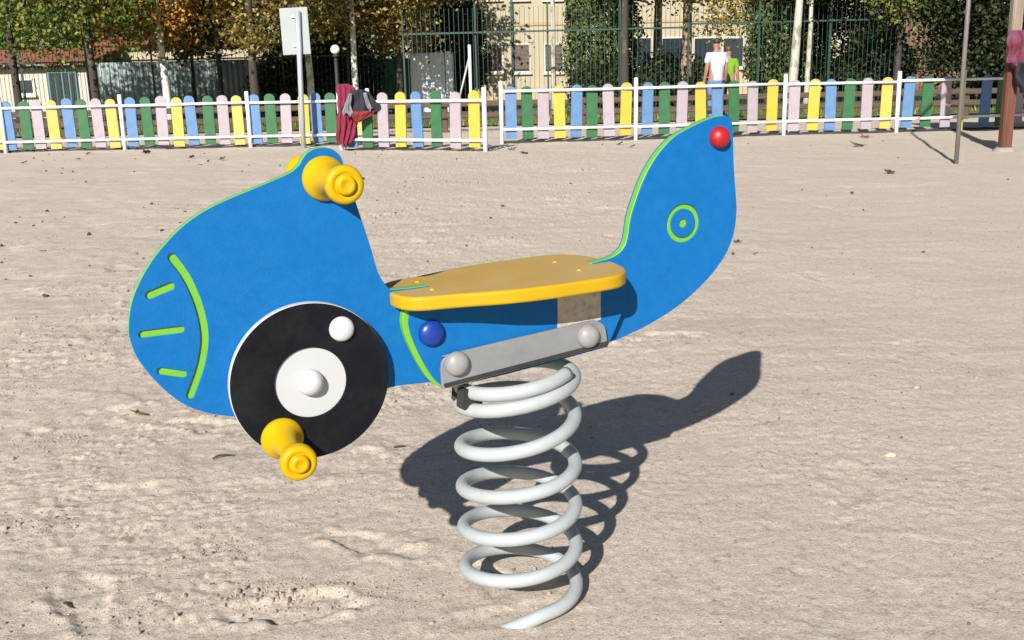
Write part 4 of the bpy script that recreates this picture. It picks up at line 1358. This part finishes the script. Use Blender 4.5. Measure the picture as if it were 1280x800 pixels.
for k, (u_, v_, s, mt, lb) in enumerate(leaves):
    p = ground_pt(u_, v_)
    o = link("fallen_leaf", LM[mt], None)
    sc = s / FOC * (p - Vector((0, 0, CAM_H))).length
    o.scale = (sc, sc, sc * .9)
    o.location = (p.x, p.y, ground_z(p.x, p.y) + .004 + .12 * sc)
    o.rotation_euler = (random.uniform(.1, .5), random.uniform(-.3, .3), random.uniform(0, 6.3))
    tag(o, lb or "small dark dry leaf lying on the sand towards the fences", "leaf", "fallen leaves on the sand")

for u_, v_, s in ((1112, 574, 13),):
    p = ground_pt(u_, v_)
    bm = bmesh.new(); bmesh.ops.create_icosphere(bm, subdivisions=3, radius=1)
    for v_ in bm.verts: v_.co *= 1 + .18 * math.sin(3.1 * v_.co.x + 2 * v_.co.y) + random.uniform(-.04, .04)
    o = link("pebble", bm_mesh("pebble", bm), None, M['pebble'], True)
    o.scale = (.013, .009, .006); o.location = (p.x, p.y, ground_z(p.x, p.y) + .001)
    tag(o, "pale yellowish pebble on the smooth sand right of the rider", "pebble")

# twigs
for k, (u_, v_, L, a) in enumerate(((280, 572, .055, .5), (85, 752, .035, -.5), (500, 560, .03, .2))):
    p = ground_pt(u_, v_)
    pts = [Vector((L * (t - .5), .12 * L * math.sin(5 * t + k), .003 + .004 * math.sin(3 * t))) for t in np.linspace(0, 1, 7)]
    o = link("twig", tube_mesh("twig", pts, [.0022, .0026, .0024, .0022, .002, .0016, .0008], 6), None, M['leafd'], True)
    o.location = (p.x, p.y, ground_z(p.x, p.y)); o.rotation_euler = (0, 0, a)
    tag(o, ("thin dark twig under the yellow foot rest", "thin dark twig in the trodden sand", "short twig lying behind the wheel")[k], "twig")

# crumbs and clods strewn on the sand
def scatter(name, n, size, mat, label, xr, yr, bias):
    bm_ = bmesh.new(); bmesh.ops.create_icosphere(bm_, subdivisions=1, radius=1)
    bm_.verts.ensure_lookup_table()
    base_v = np.array([v_.co for v_ in bm_.verts]); base_f = np.array([[v_.index for v_ in f.verts] for f in bm_.faces]); bm_.free()
    g_ = np.random.default_rng(hash(name) % 1000 if False else len(name) * 7)
    x, y = g_.uniform(*xr, n * 3), yr[0] + (yr[1] - yr[0]) * g_.uniform(0, 1, n * 3) ** 1.5
    dens = fbm(x * 2.4, y * 2.4, 80, 2) + bias * smooth(0.4, -.5, x) + g_.uniform(-.5, .5, n * 3)
    o_ = np.argsort(-dens)[:n]
    x, y = x[o_], y[o_]
    z = sand_height(x, y)
    s = size * np.exp(g_.normal(0, .45, n)) * (0.7 + .3 * np.minimum(y, 5) / 2)
    V = base_v[None] * (s[:, None, None] * g_.uniform(.6, 1.2, (n, 1, 3))) * g_.uniform(.75, 1.25, (n, len(base_v), 1))
    V = V + np.stack([x, y, z + s * .25], 1)[:, None, :]
    Fq = base_f[None] + (np.arange(n) * len(base_v))[:, None, None]
    me_ = bpy.data.meshes.new(name)
    V = V.reshape(-1, 3); Fq = Fq.reshape(-1, 3)
    me_.vertices.add(len(V)); me_.vertices.foreach_set("co", V.ravel())
    me_.loops.add(Fq.size); me_.loops.foreach_set("vertex_index", Fq.ravel())
    me_.polygons.add(len(Fq)); me_.polygons.foreach_set("loop_start", np.arange(0, Fq.size, 3))
    me_.update(calc_edges=True)
    tag(link(name, me_, None, mat), label, name, kind="stuff")
scatter("crumbs", 6000, .0013, M['crumb'], "dark crumbs and grit strewn over the sand", (-3.5, 3.5), (1.4, 8), .3)
scatter("dry_litter", 420, .0058, M['leafd'], "dark bits of dry leaf litter strewn over the far sand", (-11, 10), (4.2, 15), .5)
scatter("clods", 4500, .0019, M['clod'], "small clods of sand kicked up round footprints", (-2.6, 1.6), (1.4, 4.5), .9)

# crumbled heaps where the crust was kicked up
hv, hf = [], []
bm = bmesh.new(); bmesh.ops.create_icosphere(bm, subdivisions=1, radius=1)
bm.verts.ensure_lookup_table()
iv = np.array([v_.co for v_ in bm.verts]); jf = np.array([[v_.index for v_ in f.verts] for f in bm.faces]); bm.free()
for (u_, v_, n_, sx_, sy_, sz_) in ((350, 742, 330, .06, .03, .0021), (90, 552, 120, .05, .03, .0019), (40, 660, 110, .05, .03, .0019), (700, 700, 70, .06, .04, .0017),
                                (270, 690, 80, .05, .03, .0017), (20, 490, 90, .06, .05, .0019), (180, 760, 80, .05, .03, .0018), (470, 740, 90, .04, .03, .0018), (60, 300, 60, .3, .3, .003)):
    p = ground_pt(u_, v_)
    x = p.x + rng.normal(0, sx_, n_); y = p.y + rng.normal(0, sy_, n_)
    z = sand_height(x, y)
    for a, b, c in zip(x, y, z):
        sc = sz_ * math.exp(rng.normal(0, .45))
        w_ = iv * (sc * rng.uniform(.6, 1.25, 3)) * rng.uniform(.7, 1.3, (len(iv), 1)) + np.array([a, b, c + sc * .2])
        k0 = len(hv)
        hv.extend(map(tuple, w_)); hf.extend(tuple(int(i) + k0 for i in f) for f in jf)
tag(link("crumbled_sand", mesh("crumbled_sand", hv, hf), None, M['clod']), "crumbled heaps of sand in the trodden area", "sand", kind="stuff")
